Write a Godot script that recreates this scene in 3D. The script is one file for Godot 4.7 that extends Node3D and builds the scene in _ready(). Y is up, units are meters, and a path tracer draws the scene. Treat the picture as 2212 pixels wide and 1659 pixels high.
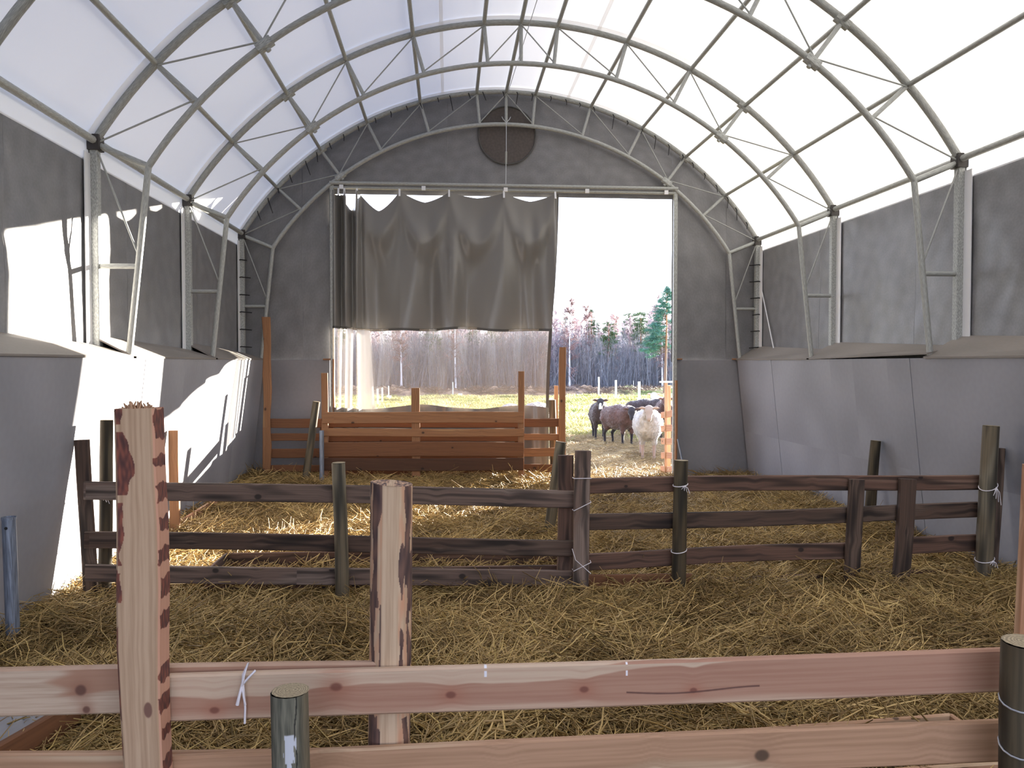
extends Node3D
# A fabric sheep barn on tubular arches, looking out through its far gable. y up, metres.

const XM := 0.813        # middle of the span
const HALF := 3.602      # half the span, to the outer posts
const RO := 4.236        # radius of the outer chord
const RI := 3.79         # radius of the inner chord
const YC := 1.172        # height of the centre of both chords
const ZG := -11.2        # the gable truss
const ANG := [31.85, 42.45, 53.1, 63.1, 73.7, 84.45, 90.0, 95.55, 106.3, 116.9, 126.9, 137.55, 148.15]

var M := {}
var used := {}
var rng := RandomNumberGenerator.new()
var nz := FastNoiseLite.new()


# ---------------------------------------------------------------- mesh builder
class MB:
	var v := PackedVector3Array()
	var n := PackedVector3Array()
	var t := PackedVector2Array()
	var c := PackedColorArray()
	var i := PackedInt32Array()
	var col := Color.WHITE

	func vert(p: Vector3, nn: Vector3, uv: Vector2) -> int:
		v.append(p)
		n.append(nn)
		t.append(uv)
		c.append(col)
		return v.size() - 1

	# a flat convex polygon whose front looks along «out»
	func poly(pts: Array, uvs: Array, out: Vector3) -> void:
		var nn := Vector3.ZERO
		for k in pts.size():
			var a: Vector3 = pts[k]
			var b: Vector3 = pts[(k + 1) % pts.size()]
			nn += b.cross(a)
		nn = nn.normalized()
		var rev := nn.dot(out) < 0.0
		if rev:
			nn = -nn
		var first := v.size()
		for k in pts.size():
			vert(pts[k], nn, uvs[k])
		for k in range(1, pts.size() - 1):
			i.append(first)
			if rev:
				i.append(first + k + 1)
				i.append(first + k)
			else:
				i.append(first + k)
				i.append(first + k + 1)

	func box(lo: Vector3, hi: Vector3) -> void:
		var m := (lo + hi) * 0.5
		var h := (hi - lo) * 0.5
		for ax in 3:
			for s in [-1.0, 1.0]:
				var nn := Vector3.ZERO
				nn[ax] = s
				var a := Vector3.ZERO
				var b := Vector3.ZERO
				a[(ax + 1) % 3] = h[(ax + 1) % 3]
				b[(ax + 2) % 3] = h[(ax + 2) % 3]
				var o: Vector3 = m + nn * h[ax]
				poly([o - a - b, o + a - b, o + a + b, o - a + b], [Vector2(0, 0), Vector2(a.length() * 2, 0), Vector2(a.length() * 2, b.length() * 2), Vector2(0, b.length() * 2)], nn)

	# a sawn board from A to B (centres of its ends), w wide along «up», th thick, with chamfered edges
	func board(A: Vector3, B: Vector3, up: Vector3, w: float, th: float, o := {}) -> void:
		var L := (B - A).normalized()
		var W := (up - L * up.dot(L)).normalized()
		var T := L.cross(W)
		if T.z < -0.25 or (absf(T.z) <= 0.25 and T.x < 0.0):
			T = -T
		var ch: float = o.get("c", minf(0.006, th * 0.25))
		var segs: int = o.get("segs", 5)
		var wob: float = o.get("wob", 0.003)
		var us: float = o.get("us", 0.25)
		var vs: float = o.get("vs", 2.0)
		var uo: float = o.get("uo", 0.0)
		var vo: float = o.get("vo", 0.0)
		var wave: float = o.get("wave", 0.0)
		var seed_: float = o.get("seed", A.x * 7.1 + A.y * 13.7 + A.z * 3.3)
		var hw := w * 0.5
		var ht := th * 0.5
		var prof := [Vector2(hw - ch, ht), Vector2(-hw + ch, ht), Vector2(-hw, ht - ch), Vector2(-hw, -ht + ch), Vector2(-hw + ch, -ht), Vector2(hw - ch, -ht), Vector2(hw, -ht + ch), Vector2(hw, ht - ch)]
		var s := [0.0]
		for k in 8:
			s.append(s[k] + (prof[(k + 1) % 8] - prof[k]).length())
		var rows := []
		var length := (B - A).length()
		for q in segs + 1:
			var f := float(q) / segs
			var dW := sin(seed_ + f * 5.3) * wob + sin(seed_ * 2.1 + f * length * 9.0) * wave
			var dT := cos(seed_ * 1.7 + f * 4.1) * wob
			var dw2 := sin(seed_ * 3.1 + f * length * 7.0) * wave
			var row := []
			for k in 8:
				var p: Vector2 = prof[k]
				row.append(A.lerp(B, f) + W * (p.x + dW + (dw2 if p.x < 0.0 else -dw2)) + T * (p.y + dT))
			rows.append(row)
		for q in segs:
			var u0 := uo + length * us * q / segs
			var u1 := uo + length * us * (q + 1) / segs
			for k in 8:
				var k2 := (k + 1) % 8
				var out: Vector3 = W * (prof[k].x + prof[k2].x) * 0.5 / hw + T * (prof[k].y + prof[k2].y) * 0.5 / ht
				var e: Vector2 = prof[k2] - prof[k]
				out = W * e.y * -1.0 + T * e.x
				if out.dot(W * (prof[k].x + prof[k2].x) + T * (prof[k].y + prof[k2].y)) < 0.0:
					out = -out
				poly([rows[q][k], rows[q + 1][k], rows[q + 1][k2], rows[q][k2]], [Vector2(u0, vo + s[k] * vs), Vector2(u1, vo + s[k] * vs), Vector2(u1, vo + s[k + 1] * vs), Vector2(u0, vo + s[k + 1] * vs)], out)
		for e2 in 2:
			var uvs := []
			for k in 8:
				uvs.append(Vector2(uo + 0.3 + prof[k].x * 0.15, vo + prof[k].y * vs))
			poly(rows[segs * e2], uvs, L * (e2 * 2.0 - 1.0))

	# a tube along a path, with radii that may change
	func tube(path: Array, radii: Array, sides: int, caps := true, us := 0.25, uo := 0.0, rough := 0.0, vscale := 1.0) -> void:
		var dir: Vector3 = (path[1] - path[0]).normalized()
		var a := dir.cross(Vector3.UP if absf(dir.y) < 0.9 else Vector3.RIGHT).normalized()
		var base := v.size()
		var along := 0.0
		for q in path.size():
			var d: Vector3 = (path[mini(q + 1, path.size() - 1)] - path[maxi(q - 1, 0)]).normalized()
			a = (a - d * a.dot(d)).normalized()
			var b := d.cross(a)
			if q:
				along += (path[q] - path[q - 1]).length()
			var r: float = radii[q] if q < radii.size() else radii[radii.size() - 1]
			for k in sides + 1:
				var ph := TAU * (k % sides) / sides
				var dirn := a * cos(ph) + b * sin(ph)
				var rr := r * (1.0 + rough * sin(ph * 3.0 + along * 9.0 + path[0].x * 5.0) * 0.6 + rough * sin(ph * 5.0 + along * 4.0) * 0.4)
				vert(path[q] + dirn * rr, dirn, Vector2(uo + along * us, float(k) / sides * vscale))
		for q in path.size() - 1:
			for k in sides:
				var x := base + q * (sides + 1) + k
				var y := x + sides + 1
				i.append_array([x, y, x + 1, x + 1, y, y + 1])
		if caps:
			for e in 2:
				var q: int = (path.size() - 1) * e
				var pts := []
				var uvs := []
				for k in sides:
					pts.append(v[base + q * (sides + 1) + k])
					uvs.append(Vector2(0.5 + 0.5 * cos(TAU * k / sides), 0.5 + 0.5 * sin(TAU * k / sides)))
				var o2: Vector3 = (path[q] - path[q - 1]) if e else (path[0] - path[1])
				poly(pts, uvs, o2)

	# a smooth sheet: fn(u, v) gives a point; the front looks along «out» at its middle
	func sheet(nu: int, nv: int, fn: Callable, uvs: Vector2, out: Vector3, uvo := Vector2.ZERO) -> void:
		var base := v.size()
		var P := PackedVector3Array()
		for b in nv + 1:
			for a in nu + 1:
				P.append(fn.call(float(a) / nu, float(b) / nv))
		var mid := nu / 2 + (nv / 2) * (nu + 1)
		var flip := (P[mid + 1] - P[mid]).cross(P[mid + nu + 1] - P[mid]).dot(out) < 0.0
		for b in nv + 1:
			for a in nu + 1:
				var du := P[mini(a + 1, nu) + b * (nu + 1)] - P[maxi(a - 1, 0) + b * (nu + 1)]
				var dv := P[a + mini(b + 1, nv) * (nu + 1)] - P[a + maxi(b - 1, 0) * (nu + 1)]
				var nn := du.cross(dv).normalized()
				vert(P[a + b * (nu + 1)], -nn if flip else nn, uvo + Vector2(float(a) / nu * uvs.x, float(b) / nv * uvs.y))
		for b in nv:
			for a in nu:
				var x := base + a + b * (nu + 1)
				var y := x + nu + 1
				if flip:
					i.append_array([x, x + 1, y, x + 1, y + 1, y])
				else:
					i.append_array([x, y, x + 1, x + 1, y, y + 1])

	func mesh() -> ArrayMesh:
		var arr := []
		arr.resize(Mesh.ARRAY_MAX)
		arr[Mesh.ARRAY_VERTEX] = v
		arr[Mesh.ARRAY_NORMAL] = n
		arr[Mesh.ARRAY_TEX_UV] = t
		arr[Mesh.ARRAY_COLOR] = c
		arr[Mesh.ARRAY_INDEX] = i
		var m := ArrayMesh.new()
		m.add_surface_from_arrays(Mesh.PRIMITIVE_TRIANGLES, arr)
		return m


# ---------------------------------------------------------------- scene helpers
func numbered(called: String) -> String:
	used[called] = used.get(called, -1) + 1
	return called if used[called] == 0 else "%s_%03d" % [called, used[called]]

func tag(o: Node, label := "", category := "", group := "", kind := "") -> void:
	if label: o.set_meta("label", label)
	if category: o.set_meta("category", category)
	if group: o.set_meta("group", group)
	if kind: o.set_meta("kind", kind)

func thing(called: String, label: String, category: String, at := Vector3.ZERO, group := "", kind := "") -> Node3D:
	var o := Node3D.new()
	o.name = numbered(called)
	o.position = at
	add_child(o)
	tag(o, label, category, group, kind)
	return o

func part(called: String, b, mat: Material, parent: Node3D, label := "") -> MeshInstance3D:
	var o := MeshInstance3D.new()
	o.name = called
	o.mesh = b if b is Mesh else b.mesh()
	o.material_override = mat
	parent.add_child(o, true)
	if label: o.set_meta("label", label)
	return o

# one mesh as a thing of its own; its points are in world axes, its origin at «at»
func solo(called: String, b: MB, mat: Material, label: String, category: String, group := "", kind := "") -> MeshInstance3D:
	var o := MeshInstance3D.new()
	o.name = numbered(called)
	var at := b.v[0]
	var hi := b.v[0]
	for p in b.v:
		at = at.min(p)
		hi = hi.max(p)
	at = Vector3((at.x + hi.x) * 0.5, at.y, (at.z + hi.z) * 0.5)
	for k in b.v.size():
		b.v[k] -= at
	o.mesh = b.mesh()
	o.material_override = mat
	o.position = at
	add_child(o)
	tag(o, label, category, group, kind)
	return o

func srgb(r: float, g: float, b: float) -> Color:
	return Color(r / 255.0, g / 255.0, b / 255.0)

func lin(r: float, g: float, b: float) -> Color:
	return srgb(r, g, b).srgb_to_linear()

func mat(color: Color, rough := 0.8, tex: Texture2D = null, extra := {}) -> StandardMaterial3D:
	var m := StandardMaterial3D.new()
	m.albedo_color = color
	m.roughness = rough
	if tex: m.albedo_texture = tex
	for k in extra:
		m.set(k, extra[k])
	return m

func picture(w: int, h: int, fn: Callable) -> ImageTexture:
	var bytes := PackedByteArray()
	bytes.resize(w * h * 3)
	var at := 0
	for y in h:
		for x in w:
			var c: Color = fn.call(float(x) / w, float(y) / h)
			bytes[at] = clampi(int(c.r * 255.0), 0, 255)
			bytes[at + 1] = clampi(int(c.g * 255.0), 0, 255)
			bytes[at + 2] = clampi(int(c.b * 255.0), 0, 255)
			at += 3
	return ImageTexture.create_from_image(Image.create_from_data(w, h, false, Image.FORMAT_RGB8, bytes))

# sawn wood: u runs along the grain (ul metres), v across it (vl metres). knots: [u, v, radius in metres]
func wood(w: int, h: int, ul: float, vl: float, light: Color, dark: Color, red: Color, knots: Array, sd: float, heart := 0.35, grey := 0.0) -> ImageTexture:
	var f := func(u: float, v: float) -> Color:
		var x := u * ul
		var y := v * vl
		var k0 := 0.0
		var halo := 0.0
		for k in knots:
			var dx: float = x - k[0] * ul
			if absf(dx) > 0.3: continue
			var dy: float = y - k[1] * vl
			var r: float = k[2]
			y += dy / (absf(dy) + r) * r * 0.8 * exp(-dx * dx / (r * r * 7.0))
			var d := sqrt(dx * dx * 0.6 + dy * dy) / r
			k0 = maxf(k0, 1.0 - smoothstep(0.6, 1.05, d))
			halo = maxf(halo, exp(-d * d * 0.28) * 0.75)
		var g := nz.get_noise_2d(x * 0.9 + sd * 17.0, y * 62.0 + sd * 31.0)
		var g2 := nz.get_noise_2d(x * 6.0 - sd * 11.0, y * 260.0)
		var hb := smoothstep(0.5 - heart, 0.62 - heart, 0.5 + 0.5 * nz.get_noise_2d(x * 0.55 + sd * 3.0, y * 5.0 + sd))
		var c := light.lerp(red, hb * 0.8)
		c = c.lerp(dark, clampf(0.32 + g * 0.62 + g2 * 0.22, 0.0, 0.9) * 0.55)
		c = c.lerp(red.darkened(0.15), halo * 0.6)
		c = c.lerp(dark.darkened(0.45), k0 * 0.85)
		if grey > 0.0:
			var s := nz.get_noise_2d(x * 1.6 + 50.0 + sd, y * 18.0)
			c = c.lerp(dark.darkened(0.35), clampf(s * 1.2, 0.0, 1.0) * grey)
		return c
	return picture(w, h, f)


func _ready() -> void:
	rng.seed = 7
	nz.noise_type = FastNoiseLite.TYPE_SIMPLEX_SMOOTH
	nz.seed = 5
	nz.frequency = 1.0
	nz.fractal_type = FastNoiseLite.FRACTAL_NONE
	setup_view()
	materials()
	shell()
	trusses()
	purlins()
	gable()
	curtain()
	yard()
	forest()
	front_fence()
	mid_fence()
	back_fence()
	odds()
	flock()
	straw()


func setup_view() -> void:
	var cam := Camera3D.new()
	cam.name = "camera"
	cam.position = Vector3(0, 1.65, 0)
	cam.rotation = Vector3(-0.0265, -0.0797, 0)
	cam.fov = 51.21
	cam.near = 0.05
	cam.far = 600.0
	add_child(cam)
	cam.current = true
	var env := Environment.new()
	env.background_mode = Environment.BG_SKY
	var sm := ProceduralSkyMaterial.new()
	sm.sky_top_color = srgb(172, 188, 226)
	sm.sky_horizon_color = srgb(242, 244, 250)
	sm.sky_curve = 0.18
	sm.ground_horizon_color = srgb(170, 165, 140)
	sm.ground_bottom_color = srgb(120, 112, 84)
	sm.sky_energy_multiplier = 1.35
	sm.ground_energy_multiplier = 0.8
	var sky := Sky.new()
	sky.sky_material = sm
	env.sky = sky
	env.tonemap_mode = Environment.TONE_MAPPER_LINEAR
	env.tonemap_exposure = 2.65
	env.sdfgi_enabled = true
	env.ssao_enabled = true
	env.ssil_enabled = true
	var we := WorldEnvironment.new()
	we.name = "world"
	we.environment = env
	add_child(we)
	var sun := DirectionalLight3D.new()
	sun.name = "sun"
	sun.basis = Basis.looking_at(Vector3(-0.7076, -0.1754, 0.6851))
	sun.light_color = srgb(255, 246, 230)
	sun.light_energy = 8.0
	sun.light_angular_distance = 0.5
	sun.sky_mode = DirectionalLight3D.SKY_MODE_LIGHT_ONLY
	sun.shadow_enabled = true
	add_child(sun)


func materials() -> void:
	# galvanised steel: dull grey with spangle
	var spangle := picture(256, 256, func(u, v):
		var g: float = 0.86 + 0.16 * nz.get_noise_2d(u * 24.0, v * 24.0) + 0.08 * nz.get_noise_2d(u * 70.0, v * 70.0)
		return Color(g, g, g * 1.01))
	M.steel = mat(srgb(188, 190, 184), 0.5, spangle, {"metallic": 0.12, "uv1_scale": Vector3(3, 3, 3)})
	M.steel_dark = mat(srgb(66, 62, 60), 0.6, null, {"metallic": 0.3})
	M.pipe = mat(srgb(150, 160, 176), 0.42, spangle, {"metallic": 0.45})
	# dark grey coated fabric of the walls
	var weave := picture(512, 512, func(u, v):
		var g: float = 0.93 + 0.05 * nz.get_noise_2d(u * 9.0, v * 9.0) + 0.03 * nz.get_noise_2d(u * 60.0, v * 60.0)
		return Color(g, g, g))
	var folds := picture(512, 512, func(u, v):
		var g: float = 0.5 + 0.3 * nz.get_noise_2d(u * 2.2 + v * 1.2, v * 0.9) + 0.12 * nz.get_noise_2d(u * 7.0 + v * 3.0, v * 2.0 + 5.0)
		return Color(g, g, g))
	M.fabric = mat(srgb(128, 127, 129), 0.42, weave, {"heightmap_enabled": true, "heightmap_texture": folds, "heightmap_scale": 2.5})
	M.curtain = mat(srgb(120, 117, 113), 0.28)
	M.hem = mat(srgb(80, 78, 75), 0.5, weave)
	M.vent = mat(srgb(92, 84, 80), 0.8, weave)
	# translucent white roof
	M.roof = mat(srgb(234, 234, 236), 0.5, null, {"backlight_enabled": true, "backlight": Color(0.5, 0.5, 0.5)})
	M.seam = mat(srgb(244, 240, 232), 0.5, null, {"backlight_enabled": true, "backlight": Color(1.0, 1.0, 1.0)})
	M.white = mat(srgb(226, 226, 228), 0.5)
	# painted board of the lower walls, and the hardboard of the ledges
	var ply := picture(512, 512, func(u, v):
		var g: float = 0.93 + 0.06 * nz.get_noise_2d(u * 3.0, v * 3.0) + 0.012 * nz.get_noise_2d(u * 40.0, v * 40.0)
		return Color(g, g, g * 1.0))
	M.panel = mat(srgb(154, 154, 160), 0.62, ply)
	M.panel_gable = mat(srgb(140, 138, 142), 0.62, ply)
	M.ledge = mat(srgb(136, 128, 120), 0.7, ply)
	# woods
	var kn := [[0.06, 0.12, 0.018], [0.17, 0.4, 0.012], [0.29, 0.2, 0.022], [0.41, 0.75, 0.016], [0.52, 0.1, 0.012], [0.6, 0.55, 0.02], [0.73, 0.3, 0.016], [0.86, 0.15, 0.02], [0.93, 0.62, 0.014]]
	var fresh := wood(1024, 160, 4.0, 0.5, srgb(206, 178, 146), srgb(142, 106, 76), srgb(184, 140, 108), kn, 1.0, 0.3)
	M.fresh = mat(Color(0.93, 0.93, 0.93), 0.75, fresh)
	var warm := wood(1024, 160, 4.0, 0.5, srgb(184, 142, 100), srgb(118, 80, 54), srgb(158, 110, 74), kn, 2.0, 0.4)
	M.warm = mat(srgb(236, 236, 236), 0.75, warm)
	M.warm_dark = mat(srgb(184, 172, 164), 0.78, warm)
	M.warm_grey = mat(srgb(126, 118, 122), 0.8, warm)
	M.pale = mat(srgb(255, 240, 232), 0.75, fresh)
	var old := wood(1024, 160, 4.0, 0.5, srgb(150, 138, 132), srgb(84, 74, 70), srgb(126, 108, 100), kn, 3.0, 0.25, 0.9)
	M.old = mat(srgb(236, 224, 212), 0.8, old)
	M.old_dark = mat(srgb(178, 160, 144), 0.8, old)
	M.old_red = mat(srgb(214, 184, 164), 0.8, old)
	var round_ := wood(512, 128, 2.0, 0.3, srgb(140, 130, 112), srgb(76, 70, 60), srgb(116, 102, 82), [], 4.0, 0.2, 0.8)
	M.log = mat(srgb(236, 236, 230), 0.82, round_)
	M.log_dark = mat(srgb(176, 168, 150), 0.85, round_)
	M.log_front = mat(srgb(208, 214, 206), 0.85, round_)
	var rings := picture(128, 128, func(u, v):
		var d := Vector2(u - 0.5, v - 0.5).length()
		var g: float = 0.86 + 0.1 * sin(d * 90.0 + nz.get_noise_2d(u * 3.0, v * 3.0) * 3.0) + 0.1 * nz.get_noise_2d(u * 14.0, v * 14.0)
		return Color(g, g * 0.97, g * 0.92))
	M.ends = mat(srgb(176, 164, 140), 0.85, rings)
	M.ends_fresh = mat(srgb(216, 186, 160), 0.8, rings)
	M.twine = mat(srgb(228, 222, 226), 0.7)
	M.wire = mat(srgb(190, 192, 196), 0.4, null, {"metallic": 0.5})
	M.black = mat(srgb(26, 25, 26), 0.7)
	# straw and ground
	var sg := picture(512, 512, func(u, v):
		var g: float = 0.5 + 0.5 * nz.get_noise_2d(u * 70.0 + nz.get_noise_2d(u * 6.0, v * 6.0) * 8.0, v * 24.0)
		var g3: float = 0.5 + 0.5 * nz.get_noise_2d(u * 26.0, v * 80.0 + 40.0)
		return srgb(70, 54, 30).lerp(srgb(168, 138, 80), g * g3 * 1.2))
	M.straw_bed = mat(srgb(176, 164, 140), 0.9, sg, {"uv1_scale": Vector3(9, 9, 9)})
	M.straw = mat(Color.WHITE, 0.6, null, {"vertex_color_use_as_albedo": true, "backlight_enabled": true, "backlight": Color(0.3, 0.27, 0.2)})
	M.blade = mat(Color.WHITE, 0.6, null, {"vertex_color_use_as_albedo": true, "backlight_enabled": true, "backlight": Color(0.7, 0.7, 0.5)})
	M.vc = mat(Color.WHITE, 0.9, null, {"vertex_color_use_as_albedo": true})
	M.fleece = mat(Color.WHITE, 0.95, null, {"vertex_color_use_as_albedo": true, "rim_enabled": true, "rim": 0.4, "rim_tint": 0.6})
	# clear window of the curtain: hazy plastic
	M.clear = mat(Color(0.72, 0.67, 0.61, 0.4), 0.1, null, {"transparency": BaseMaterial3D.TRANSPARENCY_ALPHA, "backlight_enabled": true, "backlight": Color(0.045, 0.042, 0.038), "metallic_specular": 0.35})
	M.fold_glare = mat(Color(0.9, 0.9, 0.9, 0.7), 0.2, null, {"transparency": BaseMaterial3D.TRANSPARENCY_ALPHA, "backlight_enabled": true, "backlight": Color(0.2, 0.2, 0.2)})  # milky glare of the window folds, put into the colour and backlight
	M.grey_post = mat(srgb(224, 224, 218), 0.85)


# ---------------------------------------------------------------- heights
func sh(x: float, z: float) -> float:   # straw bed inside
	var y := -0.03 + 0.03 * nz.get_noise_2d(x * 1.1, z * 1.1) + 0.018 * nz.get_noise_2d(x * 2.9, z * 2.9)
	y += 0.1 * smoothstep(-9.0, -10.3, z) * (1.0 - smoothstep(1.0, 1.7, x))
	y += 0.07 * smoothstep(-2.15, -2.65, x) * smoothstep(-4.6, -5.4, z)
	y += 0.05 * smoothstep(3.4, 4.2, x)
	y -= 0.05 * exp(-pow((z + 5.62) * 3.2, 2.0)) * (1.0 - smoothstep(0.6, 1.6, x) * 0.5)
	return y

func gy(x: float, z: float) -> float:   # ground outside
	return -maxf(-z - 24.0, 0.0) * 0.0265 + (0.05 + 0.1 * smoothstep(-20.0, -60.0, z)) * nz.get_noise_2d(x * 0.21, z * 0.21) * smoothstep(-11.5, -15.0, z) + 0.02 * nz.get_noise_2d(x * 1.3, z * 1.3)

func arc_y(x: float, r: float) -> float:
	return YC + sqrt(maxf(r * r - (x - XM) * (x - XM), 0.0))

func on_arc(deg: float, r: float, z := 0.0) -> Vector3:   # relative to the middle of the span
	return Vector3(cos(deg_to_rad(deg)) * r, YC + sin(deg_to_rad(deg)) * r, z)


# ---------------------------------------------------------------- the building
const FRAMES := [-11.2, -8.923, -6.646, -4.369, -2.092, 0.185, 2.462]

func slab(m: MB, p: Array, th: float) -> void:
	var down := Vector3(0, -th, 0)
	var q := []
	for a in p: q.append(a + down)
	var uv := [Vector2(0, 0), Vector2(1, 0), Vector2(1, 0.3), Vector2(0, 0.3)]
	m.poly([p[0], p[1], p[2]], uv.slice(0, 3), Vector3.UP)
	m.poly([p[0], p[2], p[3]], [uv[0], uv[2], uv[3]], Vector3.UP)
	m.poly([q[0], q[1], q[2]], uv.slice(0, 3), Vector3.DOWN)
	m.poly([q[0], q[2], q[3]], [uv[0], uv[2], uv[3]], Vector3.DOWN)
	var mid: Vector3 = (p[0] + p[2]) * 0.5
	for k in 4:
		var k2 := (k + 1) % 4
		var o: Vector3 = (p[k] + p[k2]) * 0.5 - mid
		o.y = 0
		m.poly([p[k], p[k2], q[k2], q[k]], uv, o)

func shell() -> void:
	# ceiling: the white roof sheet, eave to eave, and its short skirt below the eave
	var m := MB.new()
	m.sheet(64, 96, func(u, v):
		var z: float = lerpf(2.5, -11.34, v)
		var bay: float = fposmod(z - ZG, 2.277) / 2.277
		var r := RO + 0.046 - 0.01 * sin(bay * PI) - 0.004 * nz.get_noise_2d(u * 4.0, z * 0.8)
		return on_arc(lerpf(31.85, 148.15, u), r, z) + Vector3(XM, 0, 0), Vector2(5, 8), Vector3.DOWN)
	for s in [-1.0, 1.0]:
		m.sheet(96, 3, func(u, v):
			var z: float = lerpf(2.5, -11.34, u)
			return Vector3(XM + s * (3.642 + 0.005 * nz.get_noise_2d(z * 7.0, v * 2.0) * v), lerpf(3.435, 3.235, v), z), Vector2(8, 0.2), Vector3(-s, 0, 0))
	var roof := part_root("ceiling", m, M.roof, "white translucent fabric roof stretched over the arches", "roof")
	for k in [101.9, 78.3]:
		var sm := MB.new()
		sm.sheet(3, 60, func(u, v): return on_arc(k + (u - 0.5) * 0.55, RO + 0.03, lerpf(2.4, -11.3, v)) + Vector3(XM, 0, 0), Vector2.ONE, Vector3.DOWN)
		part("welded_seam", sm, M.seam, roof)

	# floor: the straw-covered earth under the loose straw
	m = MB.new()
	m.sheet(74, 138, func(u, v):
		var x := lerpf(-2.95, 4.6, u)
		var z := lerpf(2.5, -11.3, v)
		return Vector3(x, sh(x, z) - 0.02, z), Vector2(0.8, 1.5), Vector3.UP)
	part_root("floor", m, M.straw_bed, "trodden bedding floor of the sheep barn under loose straw", "floor")

	for s in [-1.0, 1.0]:
		var side: String = "left" if s < 0 else "right"
		m = MB.new()
		m.sheet(120, 26, func(u, v):
			var z := lerpf(2.5, -11.32, u)
			var y := lerpf(-0.1, 3.25, v)
			var bay := fposmod(z - ZG, 2.277) / 2.277
			var w := smoothstep(1.7, 2.0, y) * sin(PI * clampf((y - 1.7) / 1.55, 0.0, 1.0)) * (0.02 * nz.get_noise_2d(z * 1.3 + y * 0.9 + s * 9.0, y * 0.5) + 0.012 * nz.get_noise_2d(z * 4.0 + y * 2.0, y + 3.0 + s)) * (0.4 + sin(PI * bay))
			return Vector3(XM + s * (3.646 + w * 0.7), y, z), Vector2(7, 2), Vector3(-s, 0, 0))
		var w := part_root("wall_" + side, m, M.fabric, "dark grey fabric side wall on the %s above its boarded lower half" % side, "wall")
		# boarded lower half, leaning with the inner chord
		var zs := [-11.2, -10.0, -7.93, -6.9, -4.7, -2.3, 0.1, 2.45]
		for k in zs.size() - 1:
			var pm := MB.new()
			var top := Vector3(XM + s * 3.326, 1.69, 0)
			var bot := Vector3(XM + s * 3.52, -0.06, 0)
			var mid := (top + bot) * 0.5
			var off: float = 0.004 * (k % 2)
			pm.board(mid + Vector3(s * off, 0, zs[k] + 0.001), mid + Vector3(s * off, 0, zs[k + 1] - 0.001), top - bot, (top - bot).length(), 0.014, {"c": 0.002, "wob": 0.0, "segs": 1, "us": 0.4, "vs": 0.4, "uo": k * 0.37})
			part("panel", pm, M.panel, w)
		# loose ledge boards, one per bay, overlapping at the posts
		for k in FRAMES.size() - 1:
			var lm := MB.new()
			var z0: float = FRAMES[k] - 0.03
			var z1: float = FRAMES[k + 1] + 0.03
			var far_up := 0.09 if s > 0 else 0.0
			var near_up := 0.0 if s > 0 else 0.075
			var lift := 0.035 if s > 0 and k == 1 else 0.0
			slab(lm, [Vector3(XM + s * 3.312, 1.702, z0), Vector3(XM + s * 3.312, 1.702 + lift, z1), Vector3(XM + s * 3.64, 1.80 + near_up, z1), Vector3(XM + s * 3.64, 1.80 + far_up, z0)], 0.014)
			part("ledge_board", lm, M.ledge, w)
	m = MB.new()
	for reg in [[-2.86, -1.9, -0.1], [-1.9, 3.5, 4.1], [3.5, 4.487, -0.1]]:
		m.sheet(24, 20, func(u, v):
			var x: float = lerpf(reg[0], reg[1], u)
			return Vector3(x, lerpf(reg[2], arc_y(x, RO + 0.046), v), 2.49), Vector2(2, 3), Vector3(0, 0, -1))
	part_root("wall_front", m, M.fabric, "dark grey fabric gable wall with an open doorway behind the viewer", "wall")

# a piece of the setting: a top-level mesh with kind structure
func part_root(called: String, m: MB, mt: Material, label: String, category: String) -> MeshInstance3D:
	var o := MeshInstance3D.new()
	o.name = called
	o.mesh = m.mesh()
	o.material_override = mt
	add_child(o)
	tag(o, label, category, "", "structure")
	return o


func arc_path(r: float, a0: float, a1: float, n: int) -> Array:
	var p := []
	for k in n + 1: p.append(on_arc(lerpf(a0, a1, float(k) / n), r))
	return p

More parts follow.
